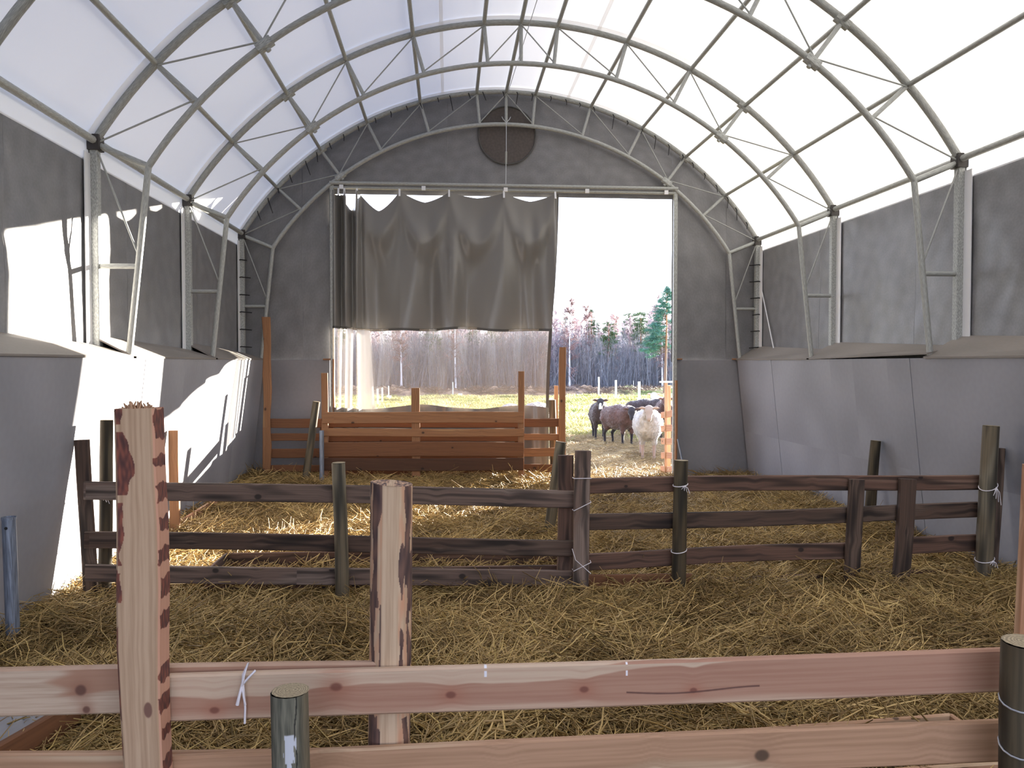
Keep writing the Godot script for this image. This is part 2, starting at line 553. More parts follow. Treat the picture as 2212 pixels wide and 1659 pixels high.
func make_truss() -> Node3D:
	var t := thing("arch_truss", "", "roof truss")
	var m := MB.new()
	m.tube(arc_path(RO, 31.85, 148.15, 56), [0.034], 8)
	part("outer_chord", m, M.steel, t)
	m = MB.new()
	m.tube(arc_path(RI, 32.6, 147.4, 52), [0.029], 8)
	part("inner_chord", m, M.steel, t)
	var keder := MB.new()
	keder.sheet(56, 1, func(u, v): return on_arc(lerpf(31.85, 148.15, u), RO + 0.026, 0.0 + 0.12 * v), Vector2.ONE, Vector3(0, -1, 0))
	part("keder_strip", keder, M.seam, t)
	for s in [-1.0, 1.0]:
		m = MB.new()
		m.board(Vector3(s * HALF, -0.1, 0), Vector3(s * HALF, 3.41, 0), Vector3(s, 0, 0), 0.062, 0.07, {"segs": 1, "wob": 0.0, "us": 0.5})
		part("post", m, M.steel, t)
		m = MB.new()
		m.box(Vector3(s * 3.628 - 0.004, 1.75, 0.02), Vector3(s * 3.628 + 0.004, 3.3, 0.13))
		part("keder_strip", m, M.white, t)
		m = MB.new()
		m.tube([Vector3(s * 3.19, 3.222, 0), Vector3(s * 3.365, 1.65, 0), Vector3(s * 3.585, -0.08, 0)], [0.027], 8)
		part("inner_leg", m, M.steel, t)
		m = MB.new()
		m.tube([Vector3(s * HALF, 3.385, 0), Vector3(s * 3.19, 3.215, 0)], [0.026], 8)
		part("knee_strut", m, M.steel, t)
		m = MB.new()
		m.tube([Vector3(s * HALF, 2.42, 0), Vector3(s * 3.275, 2.42, 0)], [0.021], 8)
		part("strut", m, M.steel, t)
		m = MB.new()
		m.tube([Vector3(s * (HALF - 0.03), 3.32, 0.02), Vector3(s * 3.27, 2.5, 0.01)], [0.008], 6)
		part("tie_rod", m, M.steel, t)
		m = MB.new()
		m.box(Vector3(s * HALF - 0.05, 3.33, -0.055), Vector3(s * HALF + 0.05, 3.45, 0.055))
		part("eave_bracket", m, M.steel_dark, t)
		m = MB.new()
		m.board(Vector3(s * (HALF + 0.035), 3.16, -0.0), Vector3(s * (HALF + 0.035), 3.46, 0), Vector3(1, 0, 0), 0.05, 0.05, {"segs": 1, "wob": 0.0})
		part("dark_shoe", m, M.steel_dark, t)
	for k in range(1, 12):
		m = MB.new()
		var reach := RI - (0.06 if k == 2 or k == 10 else 0.0)
		m.tube([on_arc(ANG[k], RO), on_arc(ANG[k], reach)], [0.021], 8)
		part("strut", m, M.steel, t)
		if k == 2 or k == 10:
			for r in [RO - 0.01, RI]:
				m = MB.new()
				var c := on_arc(ANG[k], r)
				var along := on_arc(ANG[k] + 90.0, 1.0) - Vector3(0, YC, 0)
				m.board(c - along * 0.07, c + along * 0.07, on_arc(ANG[k], 1.0) - Vector3(0, YC, 0), 0.085, 0.075, {"segs": 1, "wob": 0.0, "c": 0.02})
				part("splice_clamp", m, M.steel, t)
	for pair in [[6, 5], [5, 4], [4, 3], [3, 2], [1, 2], [0, 1]]:
		for mirror in 2:
			m = MB.new()
			var a: float = ANG[pair[0]]
			var b: float = ANG[pair[1]]
			if mirror:
				a = 180.0 - a
				b = 180.0 - b
			m.tube([on_arc(a, RO - 0.03, 0.02), on_arc(b, RI + 0.03, 0.01)], [0.0075], 6)
			part("tie_rod", m, M.steel, t)
	return t

func trusses() -> void:
	var t := make_truss()
	var labels := ["galvanised arch truss at the far gable, just behind the door header", "second galvanised arch truss from the gable, one bay in front of the door", "third galvanised arch truss from the gable, its legs by the overlapping ledge boards", "nearest galvanised arch truss, only its curve showing at the top corners"]
	for k in 4:
		var o := t
		if k:
			o = t.duplicate()
			o.name = numbered("arch_truss")
			add_child(o)
		o.position = Vector3(XM, 0, FRAMES[k])
		tag(o, labels[k], "roof truss", "arch trusses of the barn", "")


func purlins() -> void:
	var nth := ["first", "second", "third", "fourth", "fifth", "eave"]
	for k in 13:
		var m := MB.new()
		var r := 0.03 if k == 0 or k == 12 else 0.023
		var p := on_arc(ANG[k], RO - 0.005) + Vector3(XM, 0, 0)
		m.tube([p + Vector3(0, 0, 2.4), p + Vector3(0, 0, -4.0), p + Vector3(0, 0, -11.24)], [r], 8)
		var label := "grey steel purlin running along the ridge of the roof"
		if k != 6:
			var step := absi(k - 6)
			var side := "right" if k < 6 else "left"
			label = "grey steel purlin, %s one down from the ridge on the %s roof slope" % [nth[step - 1], side]
			if step == 6:
				label = "grey steel eave tube along the top of the %s wall" % side
		solo("purlin", m, M.steel, label, "purlin", "purlins under the roof")


func gable() -> void:
	var zw := -11.31
	var m := MB.new()
	for reg in [[-2.86, -1.6, 1.66, 18], [-1.6, 3.2, 3.985, 60], [3.2, 4.487, 1.66, 18]]:
		m.sheet(reg[3], 22, func(u, v):
			var x: float = lerpf(reg[0], reg[1], u)
			var y: float = lerpf(reg[2], arc_y(x, RO + 0.046), v)
			return Vector3(x, y, zw + 0.012 * nz.get_noise_2d(x * 1.2 + y * 0.6, y * 0.9)), Vector2((reg[1] - reg[0]) * 0.5, 1), Vector3(0, 0, 1), Vector2(reg[0] * 0.5, 0))
	var w := part_root("wall_back", m, M.fabric, "dark grey fabric gable wall around the wide doorway", "wall")
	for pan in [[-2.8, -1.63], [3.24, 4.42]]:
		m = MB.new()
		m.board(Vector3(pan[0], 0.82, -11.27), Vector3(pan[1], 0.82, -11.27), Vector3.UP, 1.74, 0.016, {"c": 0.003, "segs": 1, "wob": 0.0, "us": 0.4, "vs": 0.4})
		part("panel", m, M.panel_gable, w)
	for b in [[-1.72, -1.6], [3.245, 3.34], [4.08, 4.2]]:
		m = MB.new()
		m.board(Vector3(b[0], 1.7, -11.25), Vector3(b[1], 1.7, -11.25), Vector3.UP, 0.022, 0.04, {"segs": 1})
		part("batten", m, M.warm, w)
	m = MB.new()   # round screened vent
	var ring := []
	var uvs := []
	for k in 40:
		ring.append(Vector3(0.832 + cos(TAU * k / 40) * 0.392, 4.832 + sin(TAU * k / 40) * 0.392, -11.282))
		uvs.append(Vector2(cos(TAU * k / 40), sin(TAU * k / 40)))
	m.poly(ring, uvs, Vector3(0, 0, 1))
	part("vent_screen", m, M.vent, w, "round dark vent high in the gable")
	m = MB.new()
	var rim := []
	for k in 41: rim.append(Vector3(0.832 + cos(TAU * k / 40) * 0.4, 4.832 + sin(TAU * k / 40) * 0.4, -11.28))
	m.tube(rim, [0.012], 6, false)
	part("vent_rim", m, M.hem, w)
	# black lacing that ties the gable sheet to the arch and posts
	for k in 36:
		var a := 36.0 + k * 3.06 + rng.randf_range(-0.5, 0.5)
		var len := rng.randf_range(0.06, 0.12)
		if rng.randf() < 0.4: len += rng.randf_range(0.06, 0.14)
		var p := on_arc(a, RO - 0.01, -11.16) + Vector3(XM, 0, 0)
		m = MB.new()
		m.tube([p, p + Vector3(0.01, -0.035, 0.02), p + Vector3(rng.randf_range(-0.02, 0.02) + 0.25 * len * (1.0 if a > 90 else 0.0), -len, 0.01)], [0.0075, 0.0075, 0.005], 5)
		part("lacing_strap", m, M.black, w)
	for s in [-1.0, 1.0]:
		for k in 6:
			var y := 1.86 + k * 0.235
			var x0: float = XM + s * (HALF - 0.07 - rng.randf() * 0.08)
			m = MB.new()
			m.tube([Vector3(x0, y, -11.15), Vector3(XM + s * HALF, y + 0.01, -11.13), Vector3(XM + s * (HALF + 0.06), y, -11.16)], [0.008], 5)
			part("lacing_strap", m, M.black, w)
	# door_1: jamb tubes, the double header rail with its clips
	var d := Node3D.new()
	d.name = "door_1"
	add_child(d)
	tag(d, "steel doorway frame with double header rail in the gable", "door frame", "", "structure")
	for x in [-1.585, 3.225]:
		m = MB.new()
		m.board(Vector3(x, 0.0, -11.22), Vector3(x, 4.1, -11.22), Vector3(1, 0, 0), 0.055, 0.05, {"segs": 1, "wob": 0.0})
		part("jamb", m, M.steel, d)
	for r in [[4.112, -11.19, 0.026], [4.052, -11.21, 0.021]]:
		m = MB.new()
		m.tube([Vector3(-1.61, r[0], r[1]), Vector3(0.8, r[0], r[1]), Vector3(3.25, r[0], r[1])], [r[2]], 8)
		part("header_rail", m, M.steel, d)
	for x in [-1.45, -0.33, 0.805, 1.95, 3.08]:
		m = MB.new()
		m.board(Vector3(x - 0.027, 4.056, -11.178), Vector3(x + 0.027, 4.056, -11.178), Vector3.UP, 0.06, 0.02, {"segs": 1, "wob": 0.0})
		part("rail_clip", m, M.white, d)
	m = MB.new()
	m.board(Vector3(-1.572, 0.9, -11.18), Vector3(-1.572, 1.7, -11.18), Vector3(1, 0, 0), 0.022, 0.035, {"segs": 2})
	part("batten", m, M.warm, d)
	m = MB.new()
	m.board(Vector3(3.235, 0.0, -11.165), Vector3(3.235, 1.4, -11.165), Vector3(1, 0, 0), 0.03, 0.05, {"segs": 2})
	part("batten", m, M.warm, d)
	# hanging cable with its turnbuckle
	var c := thing("hanging_cable", "thin pulley cable running along the ridge and hanging over the door header", "cable", Vector3(0.806, 4.13, -11.08))
	m = MB.new()
	m.tube([Vector3(0.0, 0.0, -0.1), Vector3(0, 0.28, -0.06)], [0.006], 5)
	m.tube([Vector3(0, 0.42, 0), Vector3(0, 0.82, 0), Vector3(0.045, 0.87, 0), Vector3(0.06, 0.9, 0)], [0.005], 5)
	m.tube([Vector3(0, 0.82, 0), Vector3(-0.045, 0.87, 0), Vector3(-0.06, 0.9, 0)], [0.005], 5)
	m.tube([Vector3(0.02, 1.22, 0.02), Vector3(0.1, 1.18, 3.0), Vector3(0.14, 1.19, 7.0)], [0.004], 5)
	part("wire", m, M.wire, c)
	m = MB.new()
	m.tube([Vector3(0, 0.27, -0.05), Vector3(0, 0.43, -0.01)], [0.013], 8)
	part("turnbuckle", m, M.steel, c)


func curtain() -> void:
	var c := thing("door_curtain", "dark grey sliding door curtain with a clear window strip, bunched at its left end", "curtain", Vector3(0, 0, 0))
	var z0 := -11.25
	var hooks := [-1.56, -1.49, -1.41, -1.24, -0.66, 0.02, 0.78, 1.5, 1.56]
	var sags := [0.02, 0.05, 0.26, 0.27, 0.14, 0.07, 0.105, 0.0]
	var xr := func(y: float) -> float: return 1.41 + 0.145 * smoothstep(1.0, 4.0, y)
	var depth := func(x: float, y: float) -> float:
		var k := 0
		while k < 7 and x > hooks[k + 1]: k += 1
		var f: float = clampf((x - hooks[k]) / (hooks[k + 1] - hooks[k]), 0.0, 1.0)
		var dy := 4.03 - y
		var wide: float = minf((hooks[k + 1] - hooks[k]) / 0.7, 1.0)
		var ridge := pow(absf(2.0 * f - 1.0), 3.0)
		var z := 0.05 * ridge * exp(-dy * 0.9)
		# swags: an arc of slack cloth below each span
		var arc := dy - (0.16 + 0.55 * wide * 4.0 * f * (1.0 - f))
		z += 0.085 * wide * exp(-arc * arc * 22.0) * sin(PI * f)
		# long soft folds leaning away from the hooks
		z += 0.07 * sin(x * 9.0 + dy * 0.75 + sin(x * 3.0)) * smoothstep(0.2, 1.4, dy) + 0.016 * sin(x * 21.0 - dy * 1.1 + sin(x * 5.0) * 2.0) * smoothstep(0.1, 0.8, dy)
		# bunched pleats at the left end
		var bunch := 1.0 - smoothstep(-1.27, -1.12, x)
		z += bunch * (0.075 * sin((x + 1.58) * 42.0) - 0.01)
		return z0 + z
	var top := func(x: float) -> float:
		var k := 0
		while k < 7 and x > hooks[k + 1]: k += 1
		var f: float = clampf((x - hooks[k]) / (hooks[k + 1] - hooks[k]), 0.0, 1.0)
		return 4.015 - sags[k] * (1.0 - pow(absf(2.0 * f - 1.0), 1.35))
	var hemy := func(x: float) -> float: return 2.13 + 0.012 * sin(x * 3.6 + 1.0) + 0.01 * sin(x * 7.0)
	var bandy := func(x: float) -> float: return 1.035 + 0.03 * sin(x * 4.2 + 3.2) - 0.025 * smoothstep(0.4, 1.4, x)
	var at := func(u: float, y: float) -> Vector3:
		var x := lerpf(-1.63, xr.call(y), u)
		return Vector3(x, y, depth.call(x, y))
	var m := MB.new()
	m.sheet(220, 60, func(u, v):
		var x := lerpf(-1.63, 1.54, u)
		return at.call(u, lerpf(hemy.call(x), top.call(x), v)), Vector2(3, 2), Vector3(0, 0, 1))
	part("cloth", m, M.curtain, c)
	m = MB.new()
	m.sheet(220, 4, func(u, v):
		var x := lerpf(-1.63, 1.45, u)
		return at.call(u, hemy.call(x) - 0.03 + 0.035 * v) + Vector3(0, 0, 0.006), Vector2(3, 0.1), Vector3(0, 0, 1))
	part("hem", m, M.hem, c)
	m = MB.new()
	m.sheet(200, 24, func(u, v):
		var x := lerpf(-1.63, 1.42, u)
		var y: float = lerpf(bandy.call(x), hemy.call(x), v)
		var p: Vector3 = at.call(u, y)
		p.z = z0 + 0.03 * sin(x * 8.0) + (1.0 - smoothstep(-1.2, -1.02, x)) * 0.07 * sin((x + 1.63) * 23.0)
		p.z += 0.05 * exp(-pow((x + 1.05) * 9.0, 2.0)) + 0.035 * exp(-pow((x + 0.02) * 12.0, 2.0)) * smoothstep(1.0, 1.6, y) + 0.03 * exp(-pow((x + 0.8 - 0.2 * (y - 1.6)) * 8.0, 2.0))
		return p, Vector2(1, 1), Vector3(0, 0, 1))
	part("clear_window", m, M.clear, c, "clear plastic window strip")
	for q in [[-1.46, 0.03, -0.05], [-1.35, 0.1, -0.03], [-1.16, 0.17, 0.07]]:   # milky strips added over the folds, imitating the light they scatter
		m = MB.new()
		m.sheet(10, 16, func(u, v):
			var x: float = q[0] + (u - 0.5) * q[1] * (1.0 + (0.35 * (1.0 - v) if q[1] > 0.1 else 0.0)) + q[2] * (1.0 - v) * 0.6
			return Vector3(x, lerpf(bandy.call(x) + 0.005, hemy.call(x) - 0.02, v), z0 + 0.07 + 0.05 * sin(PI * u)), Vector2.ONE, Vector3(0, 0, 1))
		part("fold_glare_strip", m, M.fold_glare, c, "milky strip added to imitate light scattered by folds of clear plastic")
	m = MB.new()
	m.sheet(160, 14, func(u, v):
		var x := lerpf(-1.63, 1.41, u)
		return at.call(u, lerpf(0.1, bandy.call(x), v)), Vector2(3, 1), Vector3(0, 0, 1))
	part("skirt", m, M.curtain, c)
	m = MB.new()
	m.sheet(3, 40, func(u, v):
		var y := lerpf(0.95, 2.15, v)
		return Vector3(xr.call(y) - 0.035 + 0.045 * u, y, z0 + 0.03), Vector2(1, 1), Vector3(0, 0, 1))
	part("edge_binding", m, M.hem, c)
	for x in [-1.49, -1.41, -1.24, -0.66, 0.02, 0.78, 1.5]:
		m = MB.new()
		m.board(Vector3(x, 3.94, -11.165), Vector3(x, 4.04, -11.19), Vector3(1, 0, 0), 0.026, 0.014, {"segs": 1, "wob": 0.0, "us": 1.0})
		part("hanger", m, M.white, c)


# ---------------------------------------------------------------- outdoors
func scatter(called: String, mesh: Mesh, mt: Material, places: Array, tints: Array, parent: Node) -> MultiMeshInstance3D:
	var mm := MultiMesh.new()
	mm.transform_format = MultiMesh.TRANSFORM_3D
	mm.use_colors = true
	mm.mesh = mesh
	mm.instance_count = places.size()
	for k in places.size():
		mm.set_instance_transform(k, places[k])
		mm.set_instance_color(k, tints[k])
	var o := MultiMeshInstance3D.new()
	o.name = called
	o.multimesh = mm
	o.material_override = mt
	o.set_meta("kind", "stuff")
	parent.add_child(o, true)
	return o

func blades(count: int, spread: float, l0: float, l1: float, lean: float, w: float, flat: float) -> ArrayMesh:
	var m := MB.new()
	for k in count:
		var a := rng.randf() * TAU
		var b := rng.randf() * TAU
		var p := Vector3(cos(a), 0, sin(a)) * spread * sqrt(rng.randf())
		var len := rng.randf_range(l0, l1)
		var up: float = lean * rng.randf() if flat > 0.5 else 1.0
		var d := Vector3(cos(b), up, sin(b)).normalized() if flat > 0.5 else Vector3(cos(b) * lean, 1, sin(b) * lean).normalized()
		p.y += rng.randf_range(0.0, 0.035) if flat > 0.5 else -0.01
		var bend := Vector3(rng.randfn(), rng.randfn() * 0.4, rng.randfn()) * len * 0.1
		var g := rng.randf_range(0.5, 1.2)
		m.col = Color(g, g * rng.randf_range(0.95, 1.03), g * rng.randf_range(0.85, 1.05))
		m.tube([p, p + d * len * 0.5 + bend, p + d * len], [w, w, w * 0.5], 3, false)
	return m.mesh()

func yard() -> void:
	var m := MB.new()
	var nu := 110
	var nv := 120
	var at := func(u: float, v: float) -> Vector3:
		var z := -11.3 - 250.0 * pow(v, 2.4)
		var half := 14.0 + (-z) * 0.75
		var x := 3.0 + half * (2.0 * u - 1.0)
		return Vector3(x, gy(x, z) - (0.05 if z < -12.0 else 0.02), z)
	m.sheet(nu, nv, at, Vector2(30, 60), Vector3.UP)
	for k in m.v.size():
		var p := m.v[k]
		var s := (1.0 - smoothstep(-17.0, -23.0, p.z + 2.5 * nz.get_noise_2d(p.x * 0.8, p.z * 0.8))) * (1.0 - smoothstep(6.0, 10.0, absf(p.x - 3.0)))
		var grass := lin(132, 142, 76).lerp(lin(176, 168, 116), clampf(0.5 + 0.8 * nz.get_noise_2d(p.x * 0.5, p.z * 0.35), 0.0, 1.0))
		grass = grass.lerp(lin(120, 104, 80), smoothstep(-66.0, -76.0, p.z))
		m.c[k] = grass.lerp(lin(168, 146, 104), s)
	var g := part_root("ground", m, M.vc, "sloping green meadow and straw-strewn yard outside the doorway", "ground")
	# grass blades and spilt straw
	var tuft := blades(16, 0.09, 0.05, 0.13, 0.5, 0.0035, 0.0)
	var places := []
	var tints := []
	for k in 15000:
		var d := lerpf(15.5, 62.0, pow(rng.randf(), 1.5))
		var x := rng.randf_range(-0.2, 0.34) * d
		var z := -d
		var s := (1.0 - smoothstep(-17.0, -22.0, z + 2.5 * nz.get_noise_2d(x * 0.8, z * 0.8)))
		if rng.randf() < s: continue
		var sc := (0.8 + 0.03 * d) * rng.randf_range(0.7, 1.4)
		places.append(Transform3D(Basis(Vector3.UP, rng.randf() * TAU).scaled(Vector3(sc * 1.4, sc * 0.8, sc * 1.4)), Vector3(x, gy(x, z) - 0.04, z)))
		var yel := clampf(0.45 + 0.9 * nz.get_noise_2d(x * 0.45, z * 0.3) + rng.randf_range(-0.2, 0.2), 0.0, 1.0)
		tints.append(lin(160, 168, 88).lerp(lin(228, 216, 160), yel))
	var gr := thing("meadow_grass", "short green and straw-yellow grass of the meadow beyond the doorway", "grass", Vector3.ZERO, "", "stuff")
	scatter("grass", tuft, M.blade, places, tints, gr)
	var wisp := blades(26, 0.2, 0.08, 0.24, 0.35, 0.0022, 1.0)
	places = []
	tints = []
	for k in 2600:
		var z := rng.randf_range(-11.4, -21.0)
		var x := rng.randf_range(-1.0, 6.5)
		if rng.randf() < smoothstep(-16.0, -21.0, z): continue
		places.append(Transform3D(Basis(Vector3.UP, rng.randf() * TAU).scaled(Vector3.ONE * rng.randf_range(0.7, 1.2)), Vector3(x, gy(x, z) - 0.03, z)))
		tints.append(lin(196, 174, 128).lerp(lin(140, 116, 80), rng.randf()))
	var sp := thing("spilt_straw", "pale straw trampled over the ground just outside the doorway", "straw", Vector3.ZERO, "", "stuff")
	scatter("straw", wisp, M.straw, places, tints, sp)

	# fence posts of the meadow
	var posts := [[15.64, -91.3, 1.51], [12.61, -66.5, 1.46], [11.04, -52.2, 1.27], [9.87, -40.9, 1.19], [19.04, -81.3, 1.37], [-3.32, -35.5, 0.85], [-3.29, -37.7, 0.8], [-3.36, -41.2, 0.84], [-4.07, -55.3, 1.0], [0.39, -66.7, 1.18], [5.08, -57.0, 1.12]]
	var where := ["leftmost in the doorway row, beside the red tub", "second from the left in the doorway row", "third from the left in the doorway row", "nearest and tallest in the doorway row, above the white sheep", "very thin, between the two tallest of the doorway row", "leftmost of three close together behind the clear window", "middle of three close together behind the clear window", "rightmost of three close together behind the clear window", "behind the clear window beside a white bucket", "alone at the middle of the clear window", "behind the clear window beside the right feeder upright"]
	for k in posts.size():
		var q: Array = posts[k]
		var b := MB.new()
		var y := gy(q[0], q[1])
		var r := 0.07 if k < 4 else 0.045
		if k == 4: r = 0.035
		b.tube([Vector3(q[0], y - 0.2, q[1]), Vector3(q[0] + 0.02, y + q[2] * 0.5, q[1]), Vector3(q[0] + 0.01, y + q[2], q[1])], [r, r, r * 0.95], 9)
		solo("meadow_post", b, M.grey_post, "pale meadow post, " + where[k], "fence post", "posts of the meadow fence")
	# brush and earth bank before the forest
	m = MB.new()
	m.sheet(170, 12, func(u, v):
		var x := lerpf(-18.0, 34.0, u)
		var z: float = -70.0 - 8.0 * v + 2.0 * sin(x * 0.2)
		var h := 0.75 * sin(PI * v) * (0.65 + 0.7 * nz.get_noise_2d(x * 0.35, z * 0.3) + 0.45 * nz.get_noise_2d(x * 1.5, z * 1.1))
		return Vector3(x, gy(x, z) - 0.1 + maxf(h, -0.05), z), Vector2(20, 2), Vector3.UP)
	for k in m.v.size():
		var p := m.v[k]
		var gg := smoothstep(14.0, 18.0, p.x) * clampf(0.6 + nz.get_noise_2d(p.x, p.z), 0.0, 1.0)
		m.c[k] = lin(96, 78, 70).lerp(lin(176, 146, 112), clampf(0.4 + 0.9 * nz.get_noise_2d(p.x * 1.1, p.z * 1.3 + 9.0), 0.0, 1.0)).lerp(lin(128, 150, 70), gg)
	solo("earth_bank", m, M.vc, "long low bank of brown earth and brush between meadow and forest", "bank")
	var twig := blades(20, 0.5, 0.3, 1.1, 0.5, 0.012, 1.0)
	places = []
	tints = []
	for k in 420:
		var x := rng.randf_range(-18.0, 34.0)
		var z := -70.0 - rng.randf_range(0.5, 6.5) + 2.0 * sin(x * 0.2)
		places.append(Transform3D(Basis(Vector3.UP, rng.randf() * TAU), Vector3(x, gy(x, z) + rng.randf_range(0.1, 0.6), z)))
		tints.append(lin(150, 122, 96).lerp(lin(84, 66, 60), rng.randf()))
	var br := thing("cut_brush", "tangle of cut brown branches lying along the earth bank", "brushwood", Vector3.ZERO, "", "stuff")
	scatter("branch", twig, M.straw, places, tints, br)
	# small things in the meadow
	m = MB.new()
	var tx := 17.3
	var tz := -88.0
	m.tube([Vector3(tx, gy(tx, tz) + 0.3, tz), Vector3(tx, gy(tx, tz) + 0.5, tz), Vector3(tx, gy(tx, tz) + 1.0, tz)], [0.75, 0.95, 0.85], 12)
	solo("tub", m, mat(srgb(226, 40, 52), 0.5), "small red tub on the earth bank beside the farthest fence post", "tub")
	for q in [[-4.0, -54.0, "white bucket at the foot of a meadow post, left part of the clear window"], [0.95, -66.0, "white bucket in the grass near the middle of the clear window"]]:
		m = MB.new()
		var y := gy(q[0], q[1])
		m.tube([Vector3(q[0] + 0.06, y, q[1]), Vector3(q[0] + 0.06, y + 0.26, q[1]), Vector3(q[0] + 0.06, y + 0.28, q[1])], [0.12, 0.16, 0.17], 12)
		solo("bucket", m, M.white, q[2], "bucket", "buckets in the meadow")
	# hurdle that swings out beside the right jamb
	var h := thing("pallet_gate", "pale pink slatted gate standing outside the right door jamb beside the white sheep", "gate", Vector3(3.25, 0, -11.7))
	var yr := [0.93, 0.71, 0.508, 0.30, 0.095]
	var yl := [0.849, 0.646, 0.456, 0.242, 0.03]
	for k in 5:
		m = MB.new()
		m.board(Vector3(0.04, yr[k], 0.33), Vector3(-0.012, yl[k], -0.25), Vector3.UP, 0.095, 0.022, {"segs": 2, "uo": k * 0.3})
		part("slat", m, M.pale, h)
	for q in [[0.0, 0.0, 1.35, 0.04], [0.125, -0.28, 1.3, 0.045]]:
		m = MB.new()
		m.board(Vector3(q[0], 0, q[1] - 0.05), Vector3(q[0], q[2], q[1] - 0.05), Vector3(1, 0, 0), q[3] * 1.1, q[3], {"segs": 2, "uo": q[3] * 9.0})
		part("upright", m, M.fresh, h)
	m = MB.new()
	m.board(Vector3(-0.06, 1.365, -0.05), Vector3(0.14, 1.36, -0.32), Vector3.UP, 0.025, 0.1, {"segs": 1})
	part("cap_board", m, M.white, h)

	# white bales added out of view to the right, to shade the yard
	for k in 4:
		m = MB.new()
		var bz := -17.6 - k * 1.35
		m.tube([Vector3(7.4, gy(8, bz) + 0.64, bz), Vector3(7.5, gy(8, bz) + 0.64, bz), Vector3(8.6, gy(8, bz) + 0.64, bz), Vector3(8.7, gy(8, bz) + 0.64, bz)], [0.6, 0.66, 0.66, 0.6], 20)
		solo("added_shade_bale", m, M.white, "unseen white bale added right of the yard for its shade, %s the barn" % ["nearest", "second nearest", "third from", "farthest from"][k], "bale", "unseen bales added to shade the yard")


# ---------------------------------------------------------------- trees
func bare_tree(sd: int, height: float, trunk_col: Color, twig_col: Color, r0: float, spread: float) -> Array:
	rng.seed = sd
	var tm := MB.new()
	var path := []
	var rad := []
	var bend := Vector3(rng.randfn() * 0.25, 0, rng.randfn() * 0.25)
	for k in 9:
		var f := k / 8.0
		path.append(Vector3(0, f * height - 0.15, 0) + bend * sin(f * PI) + Vector3(rng.randfn(), 0, rng.randfn()) * 0.04 * f)
		rad.append(lerpf(r0, 0.012, pow(f, 0.85)))
	tm.tube(path, rad, 7)
	for k in tm.v.size():
		var f := tm.v[k].y / height
		var spot := nz.get_noise_3d(tm.v[k].x * 9.0, tm.v[k].y * 2.6, tm.v[k].z * 9.0)
		tm.c[k] = trunk_col.lerp(twig_col * 0.6, clampf(smoothstep(0.55, 0.95, f) + (0.7 if spot > 0.38 else 0.0), 0.0, 1.0))
	var bm := MB.new()
	for k in 34:
		var f := rng.randf_range(0.16, 0.98)
		var seg := mini(int(f * 8.0), 7)
		var p: Vector3 = path[seg].lerp(path[seg + 1], f * 8.0 - seg)
		var a := rng.randf() * TAU
		var len := height * spread * (1.08 - f * 0.8) * rng.randf_range(0.6, 1.1)
		var d := Vector3(cos(a), rng.randf_range(0.5, 1.5), sin(a)).normalized()
		var e := p + d * len * 0.6
		var tip := e + (d + Vector3(0, rng.randf_range(-0.5, 0.4), 0)).normalized() * len * 0.4
		bm.col = twig_col * rng.randf_range(0.7, 1.15)
		bm.tube([p, e, tip], [0.03 * (1.1 - f), 0.02, 0.008], 3, false)
		for q in 20:
			var s: Vector3 = p.lerp(e, rng.randf_range(0.3, 1.0)) if rng.randf() < 0.5 else e.lerp(tip, rng.randf())
			var td := (d * 0.6 + Vector3(rng.randfn(), rng.randfn() * 0.9 + 0.1, rng.randfn()) * 0.75).normalized()
			var tl := rng.randf_range(0.3, 0.95)
			bm.tube([s, s + td * tl * 0.55, s + td * tl * 0.9 + Vector3(0, -0.12 * tl, 0)], [0.022, 0.016, 0.009], 3, false)
	return [tm.mesh(), bm.mesh()]

